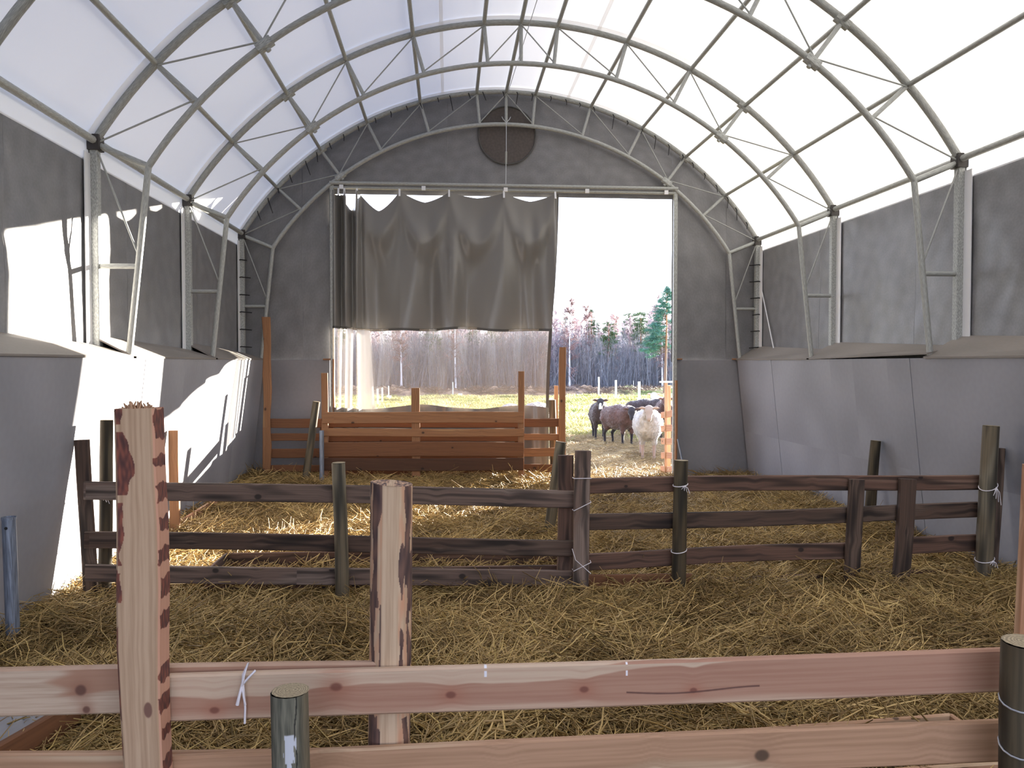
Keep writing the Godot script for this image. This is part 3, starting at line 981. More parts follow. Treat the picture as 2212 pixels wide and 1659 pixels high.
func needle_tree(sd: int, height: float, kind: int) -> Array:   # 0 spruce, 1 pine, 2 the big lopsided pine
	rng.seed = sd
	var tm := MB.new()
	var path := []
	var rad := []
	for k in 8:
		var f := k / 7.0
		path.append(Vector3(sin(f * 2.4 + sd) * 0.12, f * height - 0.15, cos(f * 1.7 + sd) * 0.1))
		rad.append(lerpf(0.16, 0.015, f))
	tm.tube(path, rad, 7)
	for k in tm.v.size():
		tm.c[k] = lin(118, 96, 86).lerp(lin(176, 118, 82), smoothstep(0.3, 0.75, tm.v[k].y / height))
	var bm := MB.new()
	var n: int = [120, 70, 120][kind]
	for k in n:
		var f: float = [rng.randf_range(0.08, 0.99), rng.randf_range(0.5, 0.99), rng.randf_range(0.4, 0.99)][kind]
		var seg := mini(int(f * 7.0), 6)
		var p: Vector3 = path[seg].lerp(path[seg + 1], f * 7.0 - seg)
		var a := rng.randf() * TAU
		if kind == 2 and f < 0.75 and rng.randf() < 0.55: a = PI + rng.randfn() * 0.5
		var len: float = [height * 0.2 * (1.03 - f), height * 0.2 * (1.35 - f), height * 0.32 * (1.1 - f)][kind] * rng.randf_range(0.65, 1.1)
		if kind == 2 and cos(a) > 0.3: len *= 0.75
		var d := Vector3(cos(a), [-0.25, 0.35, -0.05][kind] + rng.randfn() * 0.1, sin(a)).normalized()
		var e := p + d * len
		bm.col = lin(96, 80, 66)
		bm.tube([p, e], [0.022, 0.008], 3, false)
		for q in int(5 + len * 9.0):
			var s := p.lerp(e, sqrt(rng.randf_range(0.12, 1.0)))
			s += Vector3(rng.randfn(), rng.randfn() * 0.4, rng.randfn()) * 0.11
			var g := rng.randf_range(0.75, 1.25)
			bm.col = ([lin(78, 98, 66), lin(96, 118, 84), lin(84, 128, 116)][kind] as Color) * g
			for w in 7:
				var nd := (d * 0.7 + Vector3(rng.randfn(), rng.randfn() * 0.6 + 0.15, rng.randfn()) * 0.8).normalized()
				var nl := rng.randf_range(0.14, 0.3) * (1.3 if kind == 2 else 1.0)
				var sidev := nd.cross(Vector3(rng.randfn(), rng.randfn(), rng.randfn())).normalized() * 0.022
				bm.poly([s - sidev, s + sidev, s + nd * nl], [Vector2.ZERO, Vector2.RIGHT, Vector2.DOWN], nd.cross(sidev))
	return [tm.mesh(), bm.mesh()]

func forest() -> void:
	var bare := []
	for k in 5:
		bare.append(bare_tree(100 + k, 9.0, lin(196, 190, 190) if k % 2 == 0 else lin(138, 116, 108), lin(190, 160, 156) if k % 2 else lin(172, 152, 160), 0.1 + 0.015 * k, 0.2))
	var green := [needle_tree(201, 9.0, 0), needle_tree(202, 8.0, 1), needle_tree(203, 8.5, 0), needle_tree(204, 8.5, 1)]
	rng.seed = 99
	var lbl := ["bare leafless tree among many in the forest edge beyond the meadow", "dark evergreen tree among the bare ones in the forest edge"]
	for k in 150:
		var row := k % 5
		var z := -84.0 - row * 8.5 - rng.randf() * 7.0
		var x := lerpf(-0.2, 0.33, (float(k / 5) + rng.randf() * 0.9) / 30.0) * -z
		var ev := rng.randf() < (0.26 if row < 2 else 0.42)
		var src: Array = green[rng.randi() % 4] if ev else bare[rng.randi() % 5]
		var tall := 0.98 + 0.0036 * (-z - 84.0) + 0.16 * smoothstep(0.18, 0.26, x / -z)
		if row == 4: tall *= 0.94
		tree(src, Vector3(x, gy(x, z), z), tall * rng.randf_range(0.8, 1.12), lbl[1] if ev else lbl[0], "forest trees beyond the meadow", "evergreen_tree" if ev else "bare_tree", "foliage" if ev else "branches")
	# the few that stand out
	var white := bare_tree(151, 9.6, lin(236, 236, 240), lin(150, 122, 120), 0.13, 0.17)
	for q in [[12.6, -82.5, 1.04, "tall white-trunked birch nearest the curtain edge in the doorway"], [15.0, -86.0, 1.0, "slim white-trunked birch behind the farthest doorway fence post"], [-4.6, -80.0, 1.0, "white-trunked birch seen through the clear window above the middle upright"], [0.8, -81.0, 1.05, "white-trunked birch seen at the centre of the clear window"], [22.3, -82.0, 1.0, "white-trunked birch right beside the big green pine"]]:
		tree(white, Vector3(q[0], gy(q[0], q[1]), q[1]), q[2], q[3], "", "birch_tree", "branches")
	var big := needle_tree(301, 9.6, 2)
	tree(big, Vector3(18.7, gy(18.7, -68.0), -68.0), 1.0, "big blue-green pine with layered branches at the right of the doorway", "", "pine_tree", "foliage")
	# thicket of thin stems between the trunks
	var stems := MB.new()
	for k in 70:
		var p := Vector3(rng.randfn() * 1.5, -0.1, rng.randfn() * 1.0)
		var h := rng.randf_range(2.0, 8.6)
		var d := Vector3(rng.randfn() * 0.14, 1, rng.randfn() * 0.14)
		var g := rng.randf_range(0.7, 1.2)
		stems.col = Color(g * 0.82, g * 0.86, g)
		stems.tube([p, p + d * h * 0.5, p + d * h + Vector3(rng.randfn() * 0.2, 0, 0)], [0.02, 0.016, 0.007], 3, false)
		for q in 9:
			var f := rng.randf_range(0.35, 0.98)
			var s := p + d * h * f
			stems.col = Color(0.9, 0.88, 0.95).lerp(Color(1.45, 1.2, 1.15), f * h / 9.0) * g
			var td := Vector3(rng.randfn(), 0.9, rng.randfn()).normalized()
			stems.tube([s, s + td * rng.randf_range(0.3, 0.9)], [0.011, 0.005], 3, false)
	var places := []
	var tints := []
	for k in 1300:
		var z := -83.0 - rng.randf() * 44.0
		var x := rng.randf_range(-0.22, 0.35) * -z
		places.append(Transform3D(Basis(Vector3.UP, rng.randf() * TAU).scaled(Vector3.ONE * rng.randf_range(0.5, 1.0) * (1.0 + 0.25 * nz.get_noise_2d(x * 0.12, z * 0.1))), Vector3(x, gy(x, z), z)))
		tints.append(lin(168, 162, 160).lerp(lin(138, 143, 150), rng.randf()))
	var th := thing("thicket", "dense thicket of thin bare stems between the forest trunks", "undergrowth", Vector3.ZERO, "", "stuff")
	scatter("stems", stems.mesh(), M.straw, places, tints, th)

func tree(src: Array, at: Vector3, s: float, label: String, group: String, called: String, crown: String) -> void:
	var t := thing(called, label, "tree", at, group)
	t.rotation.y = rng.randf() * TAU if called != "pine_tree" else 0.0
	t.scale = Vector3.ONE * s
	part("trunk", src[0], M.vc, t)
	part(crown, src[1], M.vc, t)


# ---------------------------------------------------------------- timber
func log_mesh(a: Vector3, b: Vector3, r0: float, r1: float, sides := 14) -> MB:
	var m := MB.new()
	var p := []
	var q := []
	for k in 6:
		p.append(a.lerp(b, k / 5.0) + Vector3(sin(a.x * 9.0 + k), 0, cos(a.z * 7.0 + k)) * r0 * 0.05)
		q.append(lerpf(r0, r1, k / 5.0))
	m.tube(p, q, sides, false, 0.5, a.x * 1.3 + a.z, 0.03)
	return m

func disc(at: Vector3, d: Vector3, r: float) -> MB:
	var m := MB.new()
	var a := d.cross(Vector3(0, 0, 1)).normalized()
	var b := d.cross(a)
	var pts := []
	var uvs := []
	for k in 14:
		pts.append(at + (a * cos(TAU * k / 14) + b * sin(TAU * k / 14)) * r)
		uvs.append(Vector2(0.5 + 0.5 * cos(TAU * k / 14), 0.5 + 0.5 * sin(TAU * k / 14)))
	m.poly(pts, uvs, d)
	return m

# a round post with its sawn top
func log_post(a: Vector3, b: Vector3, r0: float, r1: float, mt: Material, ends: Material, label: String, group := "") -> Node3D:
	var t := thing("round_post", label, "post", a, group)
	part("shaft", log_mesh(Vector3.ZERO, b - a, r0, r1), mt, t)
	part("sawn_top", disc(b - a + (b - a).normalized() * 0.002, (b - a).normalized(), r1 * 1.01), ends, t, "sawn end grain")
	return t

func bd(parent: Node3D, called: String, a: Vector3, b: Vector3, up: Vector3, w: float, th: float, mt: Material, o := {}) -> void:
	var m := MB.new()
	var d := {"uo": absf(sin(a.x * 3.7 + a.y * 9.1 + a.z)) * 3.0, "vo": absf(cos(a.y * 5.3 + a.x)) * 0.9}
	d.merge(o, true)
	m.board(a - parent.position, b - parent.position, up, w, th, d)
	part(called, m, mt, parent)

# twine or wire looped round a post, with its tails
func loop_of(c: Vector3, r: float, tilt: float, thick: float, tail: float) -> MB:
	var m := MB.new()
	var p := []
	for k in 19:
		var a := TAU * k / 18.0
		p.append(c + Vector3(cos(a) * r, tilt * cos(a + 0.6), sin(a) * r))
	m.tube(p, [thick], 5, false)
	if tail > 0.0:
		var s := c + Vector3(0.3 * r, 0, r * 0.97)
		for k in 4:
			m.tube([s, s + Vector3((k - 1.5) * 0.012, -tail * 0.3, 0.012), s + Vector3((k - 1.2) * 0.02, -tail * (0.5 + 0.2 * k), 0.006)], [thick * 0.8], 4, false)
	return m

func front_fence() -> void:
	# hurdle whose pale heartwood rail crosses the foreground
	var h := thing("front_hurdle", "pale pine hurdle across the foreground, with a tall bark-patched slab post at its left end", "hurdle", Vector3(0.4, 0, -2.26))
	var kn := [[0.05, 0.72, 0.011], [0.185, 0.30, 0.014], [0.315, 0.55, 0.012], [0.47, 0.52, 0.011], [0.6, 0.62, 0.009]]
	var heart := func(u: float) -> float:
		return 0.4 - 0.1 * smoothstep(0.1, 0.19, u) + 0.05 * sin(u * 19.0) - 0.2 * smoothstep(0.35, 0.6, u) - 0.4 * smoothstep(0.6, 0.75, u)
	var rail := picture(1280, 160, func(u, v):
		var x: float = u * 2.4
		var front: float = clampf(v * 2.1, 0.0, 1.0)
		var y: float = front * 0.13
		var knot := 0.0
		var halo := 0.0
		for k in kn:
			var dx: float = x - k[0] * 2.4
			if absf(dx) > 0.3: continue
			var dy: float = y - k[1] * 0.13
			y += dy / (absf(dy) + k[2]) * k[2] * 0.8 * exp(-dx * dx / (k[2] * k[2] * 8.0))
			var d := sqrt(dx * dx * 0.5 + dy * dy) / float(k[2])
			knot = maxf(knot, 1.0 - smoothstep(0.5, 1.1, d))
			halo = maxf(halo, exp(-d * d * 0.2))
		var hb := smoothstep(-0.02, 0.02, y / 0.13 - heart.call(u) + 0.015 * nz.get_noise_2d(x * 9.0, 3.0))
		hb *= 1.0 - 0.75 * smoothstep(0.72, 0.9, y / 0.13 + 0.12 * nz.get_noise_2d(x * 1.2, 8.0))
		if v > 0.5: hb = 0.5
		var g := nz.get_noise_2d(x * 1.1, y * 90.0)
		var g2 := nz.get_noise_2d(x * 8.0, y * 300.0)
		var c := srgb(202, 180, 154).lerp(srgb(174, 136, 112), hb)
		c = c.lerp(srgb(150, 104, 84), clampf(0.3 + g * 0.6 + g2 * 0.25, 0.0, 1.0) * (0.22 + 0.3 * hb))
		c = c.lerp(srgb(158, 98, 74), halo * 0.5).lerp(srgb(112, 66, 52), knot * 0.75)
		var crack := absf(front - 0.62 + 0.05 * sin(u * 30.0)) * 130.0
		if u > 0.52 and u < 0.68: c = c.lerp(srgb(84, 54, 46), clampf(1.4 - crack * 0.4, 0.0, 1.0) * 0.8)
		if front > 0.12 and front < 0.24 and absf(u - 0.52) < 0.0012: c = srgb(235, 235, 240)
		if front > 0.05 and front < 0.18 and absf(u - 0.355) < 0.0014: c = srgb(230, 232, 238)
		return c)
	var rail_mat := mat(Color(0.95, 0.93, 0.93), 0.72, rail)
	bd(h, "rail", Vector3(-0.77, 0.722, -2.262), Vector3(1.69, 0.728, -2.262), Vector3.UP, 0.13, 0.026, rail_mat, {"us": 1.0 / 2.46, "vs": 0.476 / 0.13, "uo": 0.0, "vo": 0.0, "wob": 0.002, "segs": 8})
	bd(h, "rail", Vector3(-0.77, 0.501, -2.262), Vector3(1.69, 0.515, -2.262), Vector3.UP, 0.125, 0.026, M.fresh, {"uo": 0.18, "vo": 0.42, "segs": 8})
	# the tall slab post with bark
	var slabt := picture(640, 192, func(u, v):   # u: foot to top over 1.6 m, v: once round (front, right side, back, left side)
		var y: float = u * 1.6 - 0.05
		var g := nz.get_noise_2d(u * 1.5, v * 30.0)
		var g2 := nz.get_noise_2d(u * 14.0, v * 130.0)
		var c := srgb(192, 166, 136).lerp(srgb(140, 110, 82), clampf(0.3 + g * 0.6 + g2 * 0.25, 0.0, 1.0) * 0.5)
		var nb := 0.03 * nz.get_noise_2d(u * 24.0, v * 9.0)
		if v > 0.26 and v < 0.52: c = c.lerp(srgb(202, 150, 126), 0.75)
		var bark := 0.0
		for b in [[1.53, 1.44], [1.41, 1.37], [1.335, 1.275], [1.245, 1.195], [1.165, 1.11], [1.085, 1.02], [0.99, 0.935], [0.845, 0.79], [0.77, 0.71], [0.68, 0.64], [0.6, 0.55], [0.5, 0.4]]:
			if y < b[0] - 0.006 + nb * 0.25 and y > b[1] + 0.006 + nb * 0.25 and v > 0.275 + nb * 1.2 and v < 0.5: bark = 1.0
		var edge := 0.085 * smoothstep(1.15, 1.4, y) * (0.75 + 0.5 * sin(y * 24.0)) + 0.015
		if v < edge + nb * 0.6 and y > 1.02 and absf(sin(y * 17.0)) > 0.16: bark = 1.0
		if v > 0.8 and nz.get_noise_2d(u * 8.0, v * 6.0) > -0.2: bark = 0.8
		c = c.lerp(srgb(84, 50, 44).lerp(srgb(128, 74, 58), 0.5 + 0.8 * nz.get_noise_2d(u * 40.0, v * 30.0)), bark)
		var kd := Vector2((y - 0.735) / 0.021, (v - 0.185) / 0.03).length()
		c = c.lerp(srgb(120, 88, 74), 1.0 - smoothstep(0.85, 1.1, kd))
		return c)
	var slab_mat := mat(Color(0.97, 0.95, 0.95), 0.78, slabt)
	bd(h, "slab_post", Vector3(-0.806, -0.05, -2.2), Vector3(-0.814, 1.53, -2.2), Vector3(-1, 0, 0), 0.106, 0.088, slab_mat, {"us": 1.0 / 1.6, "vs": 1.0 / 0.37, "uo": 0.0, "vo": 0.0, "c": 0.007, "segs": 10, "wob": 0.002, "wave": 0.003})
	var spl := MB.new()
	for k in 44:
		var px := clampf(rng.randfn() * 0.022, -0.045, 0.046)
		var p := Vector3(-0.822 + px, 1.522, -2.2 + rng.randf_range(-0.03, 0.036)) - h.position
		spl.tube([p, p + Vector3(rng.randfn() * 0.008, (0.01 + rng.randf() * 0.016) * (1.2 - absf(px) * 16.0), rng.randfn() * 0.006)], [0.0045, 0.002], 4, true)
	part("splinters", spl, M.fresh, h, "torn splinters on the sawn top")
	# hurdle on the left, tied to it
	var l := thing("left_hurdle", "short pale hurdle in the left foreground, ending at a half-log post with loose bark", "hurdle", Vector3(-0.9, 0, -2.3))
	var lrail := picture(640, 128, func(u, v):
		var x: float = -1.75 + u * 1.55
		var y: float = clampf(v * 2.4, 0.0, 1.0)
		var g := nz.get_noise_2d(x * 1.2, y * 11.0)
		var g2 := nz.get_noise_2d(x * 9.0, y * 40.0)
		var c := srgb(204, 184, 160).lerp(srgb(152, 122, 96), clampf(0.28 + g * 0.5 + g2 * 0.25, 0.0, 1.0) * 0.55)
		var p := smoothstep(-1.11, -1.05, x + 0.05 * nz.get_noise_2d(y * 3.0, 2.0)) * (1.0 - smoothstep(0.5, 0.56, y - 0.1 * sin(x * 9.0)))
		if v > 0.42: p = 0.4
		c = c.lerp(srgb(166, 124, 98), p * 0.8)
		for k in [[-1.02, 0.42, 0.017], [-1.005, 0.83, 0.011]]:
			var d := Vector2((x - k[0]) / k[2], (y - k[1]) * 0.134 / k[2]).length()
			c = c.lerp(srgb(140, 96, 74), exp(-d * d * 0.3) * 0.6).lerp(srgb(96, 64, 52), (1.0 - smoothstep(0.6, 1.1, d)) * 0.8)
		return c)
	bd(l, "rail", Vector3(-1.75, 0.745, -2.302), Vector3(-0.2, 0.727, -2.302), Vector3.UP, 0.134, 0.026, mat(Color(0.95, 0.93, 0.93), 0.74, lrail), {"us": 1.0 / 1.55, "vs": 0.416 / 0.134, "uo": 0.0, "vo": 0.0, "wob": 0.002, "segs": 6})
	bd(l, "rail", Vector3(-1.75, 0.515, -2.302), Vector3(-0.2, 0.48, -2.302), Vector3.UP, 0.128, 0.026, M.fresh, {"uo": 2.3, "vo": 0.3, "segs": 6})
	var hm := MB.new()
	var hp := []
	for k in 9: hp.append(Vector3(lerpf(-0.182, -0.163, k / 8.0), lerpf(-0.05, 1.302, k / 8.0), -2.337) - l.position)
	hm.tube(hp, [0.061], 20, true, 1.0 / 1.36, 0.0, 0.02)
	for k in hm.v.size():
		var zf := 0.0195
		if hm.v[k].z > zf and absf(hm.n[k].y) < 0.5:
			hm.v[k].z = zf
			hm.n[k] = (hm.n[k] * 0.15 + Vector3(0, 0, 1)).normalized()
		if hm.v[k].y > 1.25: hm.v[k].y += 0.06 * -(hm.v[k].x - 0.73) * 1.2
	var halft := picture(512, 192, func(u, v):
		var y: float = u * 1.36
		var g := nz.get_noise_2d(u * 1.4, v * 34.0)
		var g2 := nz.get_noise_2d(u * 12.0, v * 130.0)
		var c := srgb(200, 176, 146).lerp(srgb(152, 124, 94), clampf(0.3 + g * 0.6 + g2 * 0.3, 0.0, 1.0) * 0.5)
		var n1 := nz.get_noise_2d(u * 5.0 + 3.0, v * 11.0)
		var n2 := nz.get_noise_2d(u * 14.0, v * 20.0)
		if v < 0.434 or v > 0.566:
			c = c.lerp(srgb(198, 146, 112), 0.35 + 0.5 * n2)
			var lim := 0.2
			if v < 0.4 and y > 1.0: lim = -0.3
			if v < 0.41 and y < 0.72: lim = -0.2
			if v > 0.62 and y > 0.95 and y < 1.2: lim = -0.25
			if v > 0.6 and y < 0.68: lim = -0.2
			if n1 + n2 * 0.3 > lim: c = srgb(72, 56, 54).lerp(srgb(120, 92, 78), 0.5 + 0.6 * n2)
		return c)
	part("half_log_post", hm, mat(Color(0.97, 0.95, 0.95), 0.78, halft), l)
	var fpost := picture(512, 192, func(u, v):   # u: 2 m along the post, from its foot
		var g := nz.get_noise_2d(u * 3.0, v * 12.0)
		var g2 := nz.get_noise_2d(u * 30.0, v * 50.0)
		var c := srgb(122, 118, 102).lerp(srgb(66, 66, 56), clampf(0.45 + g * 0.6 + g2 * 0.3, 0.0, 1.0))
		c = c.lerp(srgb(128, 110, 84), smoothstep(0.58, 0.68, v) * 0.5)
		if absf(v - 0.575 - 0.01 * sin(u * 90.0)) < 0.006: c = c.darkened(0.6)
		var w := 0.05 - 0.6 * absf(0.385 - u) + 0.02 * g2
		if u > 0.328 and u < 0.398 and absf(v - 0.52) < w * (1.0 if u > 0.363 else 0.55): c = srgb(196, 198, 204)
		return c)
	log_post(Vector3(-0.39, -0.05, -2.0), Vector3(-0.39, 0.838, -2.0), 0.047, 0.0455, mat(Color(0.95, 0.95, 0.95), 0.85, fpost), M.ends, "short weathered grey-green round post in front of the rails, lower left of centre")
	log_post(Vector3(1.612, -0.05, -2.09), Vector3(1.608, 0.872, -2.09), 0.065, 0.064, M.log_dark, M.ends, "thick dark round post at the right edge holding the front rails")
	var e := MB.new()
	e.board(Vector3(1.87, 0.0, -2.46), Vector3(1.908, 1.32, -2.44), Vector3(1, 0, 0), 0.1, 0.04, {"segs": 5, "vo": 0.3})
	solo("plank", e, M.pale, "pale upright plank cut by the right edge, behind the thick dark post", "plank")
	solo("wire_loop", loop_of(Vector3(1.609, 0.715, -2.09), 0.068, 0.02, 0.003, 0.0), M.wire, "upper wire loop round the thick dark post at the right edge", "wire", "wire loops on the right edge post")
	solo("wire_loop", loop_of(Vector3(1.61, 0.59, -2.09), 0.068, 0.025, 0.003, 0.07), M.wire, "lower wire loop with loose tails round the thick dark post at the right edge", "wire", "wire loops on the right edge post")
	# white twine bow on the rail
	var b := MB.new()
	var o := Vector3(-0.565, 0.0, -2.237)
	b.tube([o + Vector3(0, 0.79, -0.012), o + Vector3(0.002, 0.765, 0.006), o + Vector3(0.006, 0.7, 0.002), o + Vector3(0.004, 0.655, 0)], [0.0032], 6)
	b.tube([o + Vector3(0, 0.765, 0.006), o + Vector3(0.006, 0.8, 0.02), o + Vector3(0.019, 0.828, 0.018), o + Vector3(0.01, 0.8, 0.026), o + Vector3(0, 0.766, 0.012)], [0.0034], 6)
	b.tube([o + Vector3(0, 0.766, 0.008), o + Vector3(0.02, 0.79, 0.02), o + Vector3(0.038, 0.808, 0.016)], [0.0032], 6)
	b.tube([o + Vector3(0, 0.766, 0.008), o + Vector3(-0.006, 0.74, 0.014), o + Vector3(-0.013, 0.712, 0.01)], [0.004, 0.004, 0.0055], 6)
	b.tube([o + Vector3(0, 0.766, 0.008), o + Vector3(0.005, 0.735, 0.012), o + Vector3(0.008, 0.71, 0.008)], [0.0032], 6)
	solo("twine", b, M.twine, "white twine tied in a bow round the front rail beside the slab post", "twine")


func mid_fence() -> void:
	var z := -5.715
	var a := thing("weathered_hurdle", "weathered grey three-rail hurdle in the middle of the barn, on its left half", "hurdle", Vector3(-0.8, 0, z))
	bd(a, "rail", Vector3(-2.5, 0.776, z), Vector3(0.91, 0.666, z), Vector3.UP, 0.126, 0.03, M.old, {"segs": 9, "wob": 0.006})
	bd(a, "rail", Vector3(-2.5, 0.428, z), Vector3(0.9, 0.313, z), Vector3.UP, 0.116, 0.03, M.old_dark, {"segs": 9, "wob": 0.006})
	bd(a, "rail", Vector3(-2.5, 0.2, z), Vector3(0.89, 0.082, z), Vector3.UP, 0.12, 0.03, M.old, {"segs": 9, "wob": 0.006})
	bd(a, "upright", Vector3(0.845, -0.06, z - 0.04), Vector3(0.852, 0.978, z - 0.04), Vector3(1, 0, 0), 0.112, 0.04, M.old_red, {})
	bd(a, "upright", Vector3(-2.478, -0.05, z - 0.035), Vector3(-2.522, 1.118, z - 0.035), Vector3(1, 0, 0), 0.098, 0.03, M.old_dark, {})
	var b := thing("weathered_hurdle", "weathered brown three-rail hurdle in the middle of the barn, on its right half", "hurdle", Vector3(2.5, 0, z))
	bd(b, "rail", Vector3(1.0, 0.762, z), Vector3(3.99, 0.756, z), Vector3.UP, 0.112, 0.03, M.old_red, {"segs": 9, "wob": 0.008, "uo": 1.1})
	bd(b, "rail", Vector3(1.0, 0.493, z), Vector3(3.98, 0.536, z), Vector3.UP, 0.116, 0.03, M.old_dark, {"segs": 9, "wob": 0.008, "uo": 2.2})
	bd(b, "rail", Vector3(1.0, 0.214, z), Vector3(2.97, 0.254, z), Vector3.UP, 0.12, 0.03, M.old_red, {"segs": 7, "wob": 0.008, "uo": 0.2})
	bd(b, "rail", Vector3(3.4, 0.284, z), Vector3(3.98, 0.292, z), Vector3.UP, 0.126, 0.03, M.old_red, {"segs": 3, "uo": 3.2})
	bd(b, "upright", Vector3(0.935, -0.06, z + 0.09), Vector3(0.957, 1.025, z + 0.09), Vector3(1, 0, 0), 0.114, 0.035, M.old, {"uo": 0.7})
	bd(b, "upright", Vector3(2.97, -0.05, z + 0.05), Vector3(3.0, 0.79, z + 0.05), Vector3(1, 0, 0), 0.118, 0.03, M.old_dark, {})
	bd(b, "upright", Vector3(3.347, -0.05, z + 0.05), Vector3(3.394, 0.79, z + 0.05), Vector3(1, 0, 0), 0.122, 0.05, M.old_dark, {})
	bd(b, "upright", Vector3(4.07, -0.05, z - 0.04), Vector3(4.125, 1.005, z - 0.04), Vector3(1, 0, 0), 0.18, 0.035, M.old_dark, {})
	log_post(Vector3(-2.424, -0.05, -5.83), Vector3(-2.397, 1.245, -5.85), 0.046, 0.043, M.log_dark, M.ends, "tall dark round post at the left end of the middle fence")
	log_post(Vector3(-0.738, -0.05, -5.64), Vector3(-0.759, 0.954, -5.64), 0.049, 0.046, M.log, M.ends, "round grey-green post in front of the left middle hurdle")
	log_post(Vector3(1.648, -0.05, -5.62), Vector3(1.669, 0.948, -5.62), 0.052, 0.049, M.log_dark, M.ends, "cracked round post with twine in front of the right middle hurdle")
	log_post(Vector3(3.942, -0.05, -5.6), Vector3(3.996, 1.184, -5.6), 0.061, 0.056, M.log, M.ends, "tall thick round post at the right end of the middle fence")
	for q in [[1.662, 0.775, -5.62, 0.053, 0.01, 0.05, "pale twine loop high on the cracked round post in the middle fence"], [1.654, 0.3, -5.62, 0.055, 0.012, 0.0, "pale twine loop low on the cracked round post in the middle fence"], [3.977, 0.74, -5.6, 0.062, 0.03, 0.12, "frayed white twine high on the tall thick post at the right of the middle fence"], [3.958, 0.2, -5.6, 0.064, 0.02, 0.05, "frayed twine low on the tall thick post at the right of the middle fence"], [-2.412, 0.73, -5.84, 0.049, 0.02, 0.06, "twine loop high on the tall dark post at the left of the middle fence"], [-2.42, 0.4, -5.84, 0.05, 0.008, 0.0, "twine loop halfway down the tall dark post at the left of the middle fence"]]:
		solo("twine_loop", loop_of(Vector3(q[0], q[1], q[2]), q[3], q[4], 0.0035, q[5]), M.twine, q[6], "twine", "twine on the middle fence posts")
	for q in [[0.83, "upper twine round the tall upright where the two middle hurdles meet"], [0.63, "slanting twine round the tall upright where the two middle hurdles meet"], [0.2, "low twine round the tall upright where the two middle hurdles meet"]]:
		var m := MB.new()
		var y: float = q[0]
		var sl := 0.0 if y > 0.7 else 0.03
		m.tube([Vector3(0.886, y - sl, -5.66), Vector3(0.888, y - sl, -5.603), Vector3(1.012, y + sl, -5.603), Vector3(1.014, y + sl, -5.66)], [0.0032], 5)
		if y < 0.3: m.tube([Vector3(0.876, y + 0.13, -5.603), Vector3(0.9, y + 0.05, -5.6), Vector3(1.01, y - 0.05, -5.602)], [0.003], 5)
		solo("twine_loop", m, M.twine, q[1], "twine", "twine on the middle fence posts")
	# feed trough frames half buried in the straw
	var t := thing("trough", "long shallow wooden trough in the straw behind the left middle hurdle", "trough", Vector3(-0.4, 0, -6.1))
	for zz in [-5.85, -6.42]:
		bd(t, "side_board", Vector3(-1.74, 0.085, zz), Vector3(0.92, 0.085, zz), Vector3.UP, 0.14, 0.025, M.old_red, {"segs": 6})
	for xx in [-1.74, 0.92]:
		bd(t, "end_board", Vector3(xx, 0.085, -5.85), Vector3(xx, 0.085, -6.42), Vector3.UP, 0.14, 0.025, M.old_red, {"segs": 2})
	var u := thing("trough", "long low trough board half buried in straw below the right middle hurdle", "trough", Vector3(2.4, 0, -5.76))
	bd(u, "side_board", Vector3(1.0, 0.07, -5.66), Vector3(1.76, 0.058, -5.66), Vector3.UP, 0.12, 0.025, M.warm_dark, {"segs": 3})
	bd(u, "side_board", Vector3(1.2, 0.0, -5.78), Vector3(3.98, 0.03, -5.8), Vector3.UP, 0.09, 0.025, M.old_red, {"segs": 6})
	var w := MB.new()
	w.board(Vector3(-2.55, 0.06, -7.9), Vector3(-2.58, 0.07, -9.7), Vector3.UP, 0.17, 0.03, {"segs": 5, "uo": 0.4})
	solo("plank", w, M.pale, "pale kick plank lying on edge along the left wall behind the middle fence", "plank")
	w = MB.new()
	w.board(Vector3(-2.523, -0.02, -7.6), Vector3(-2.52, 1.026, -7.6), Vector3(1, 0, 0), 0.085, 0.05, {"segs": 4, "uo": 1.4})
	solo("stake", w, M.warm, "sunlit square wooden stake by the left wall behind the middle fence", "stake")
	log_post(Vector3(4.09, -0.05, -7.5), Vector3(4.165, 0.888, -7.5), 0.054, 0.048, M.log_dark, M.ends, "reddish-brown round post leaning by the right wall behind the middle fence")
	log_post(Vector3(0.968, -0.05, -7.7), Vector3(1.093, 0.88, -7.7), 0.054, 0.052, M.log, M.ends, "brown round post leaning behind the middle fence, before the doorway")


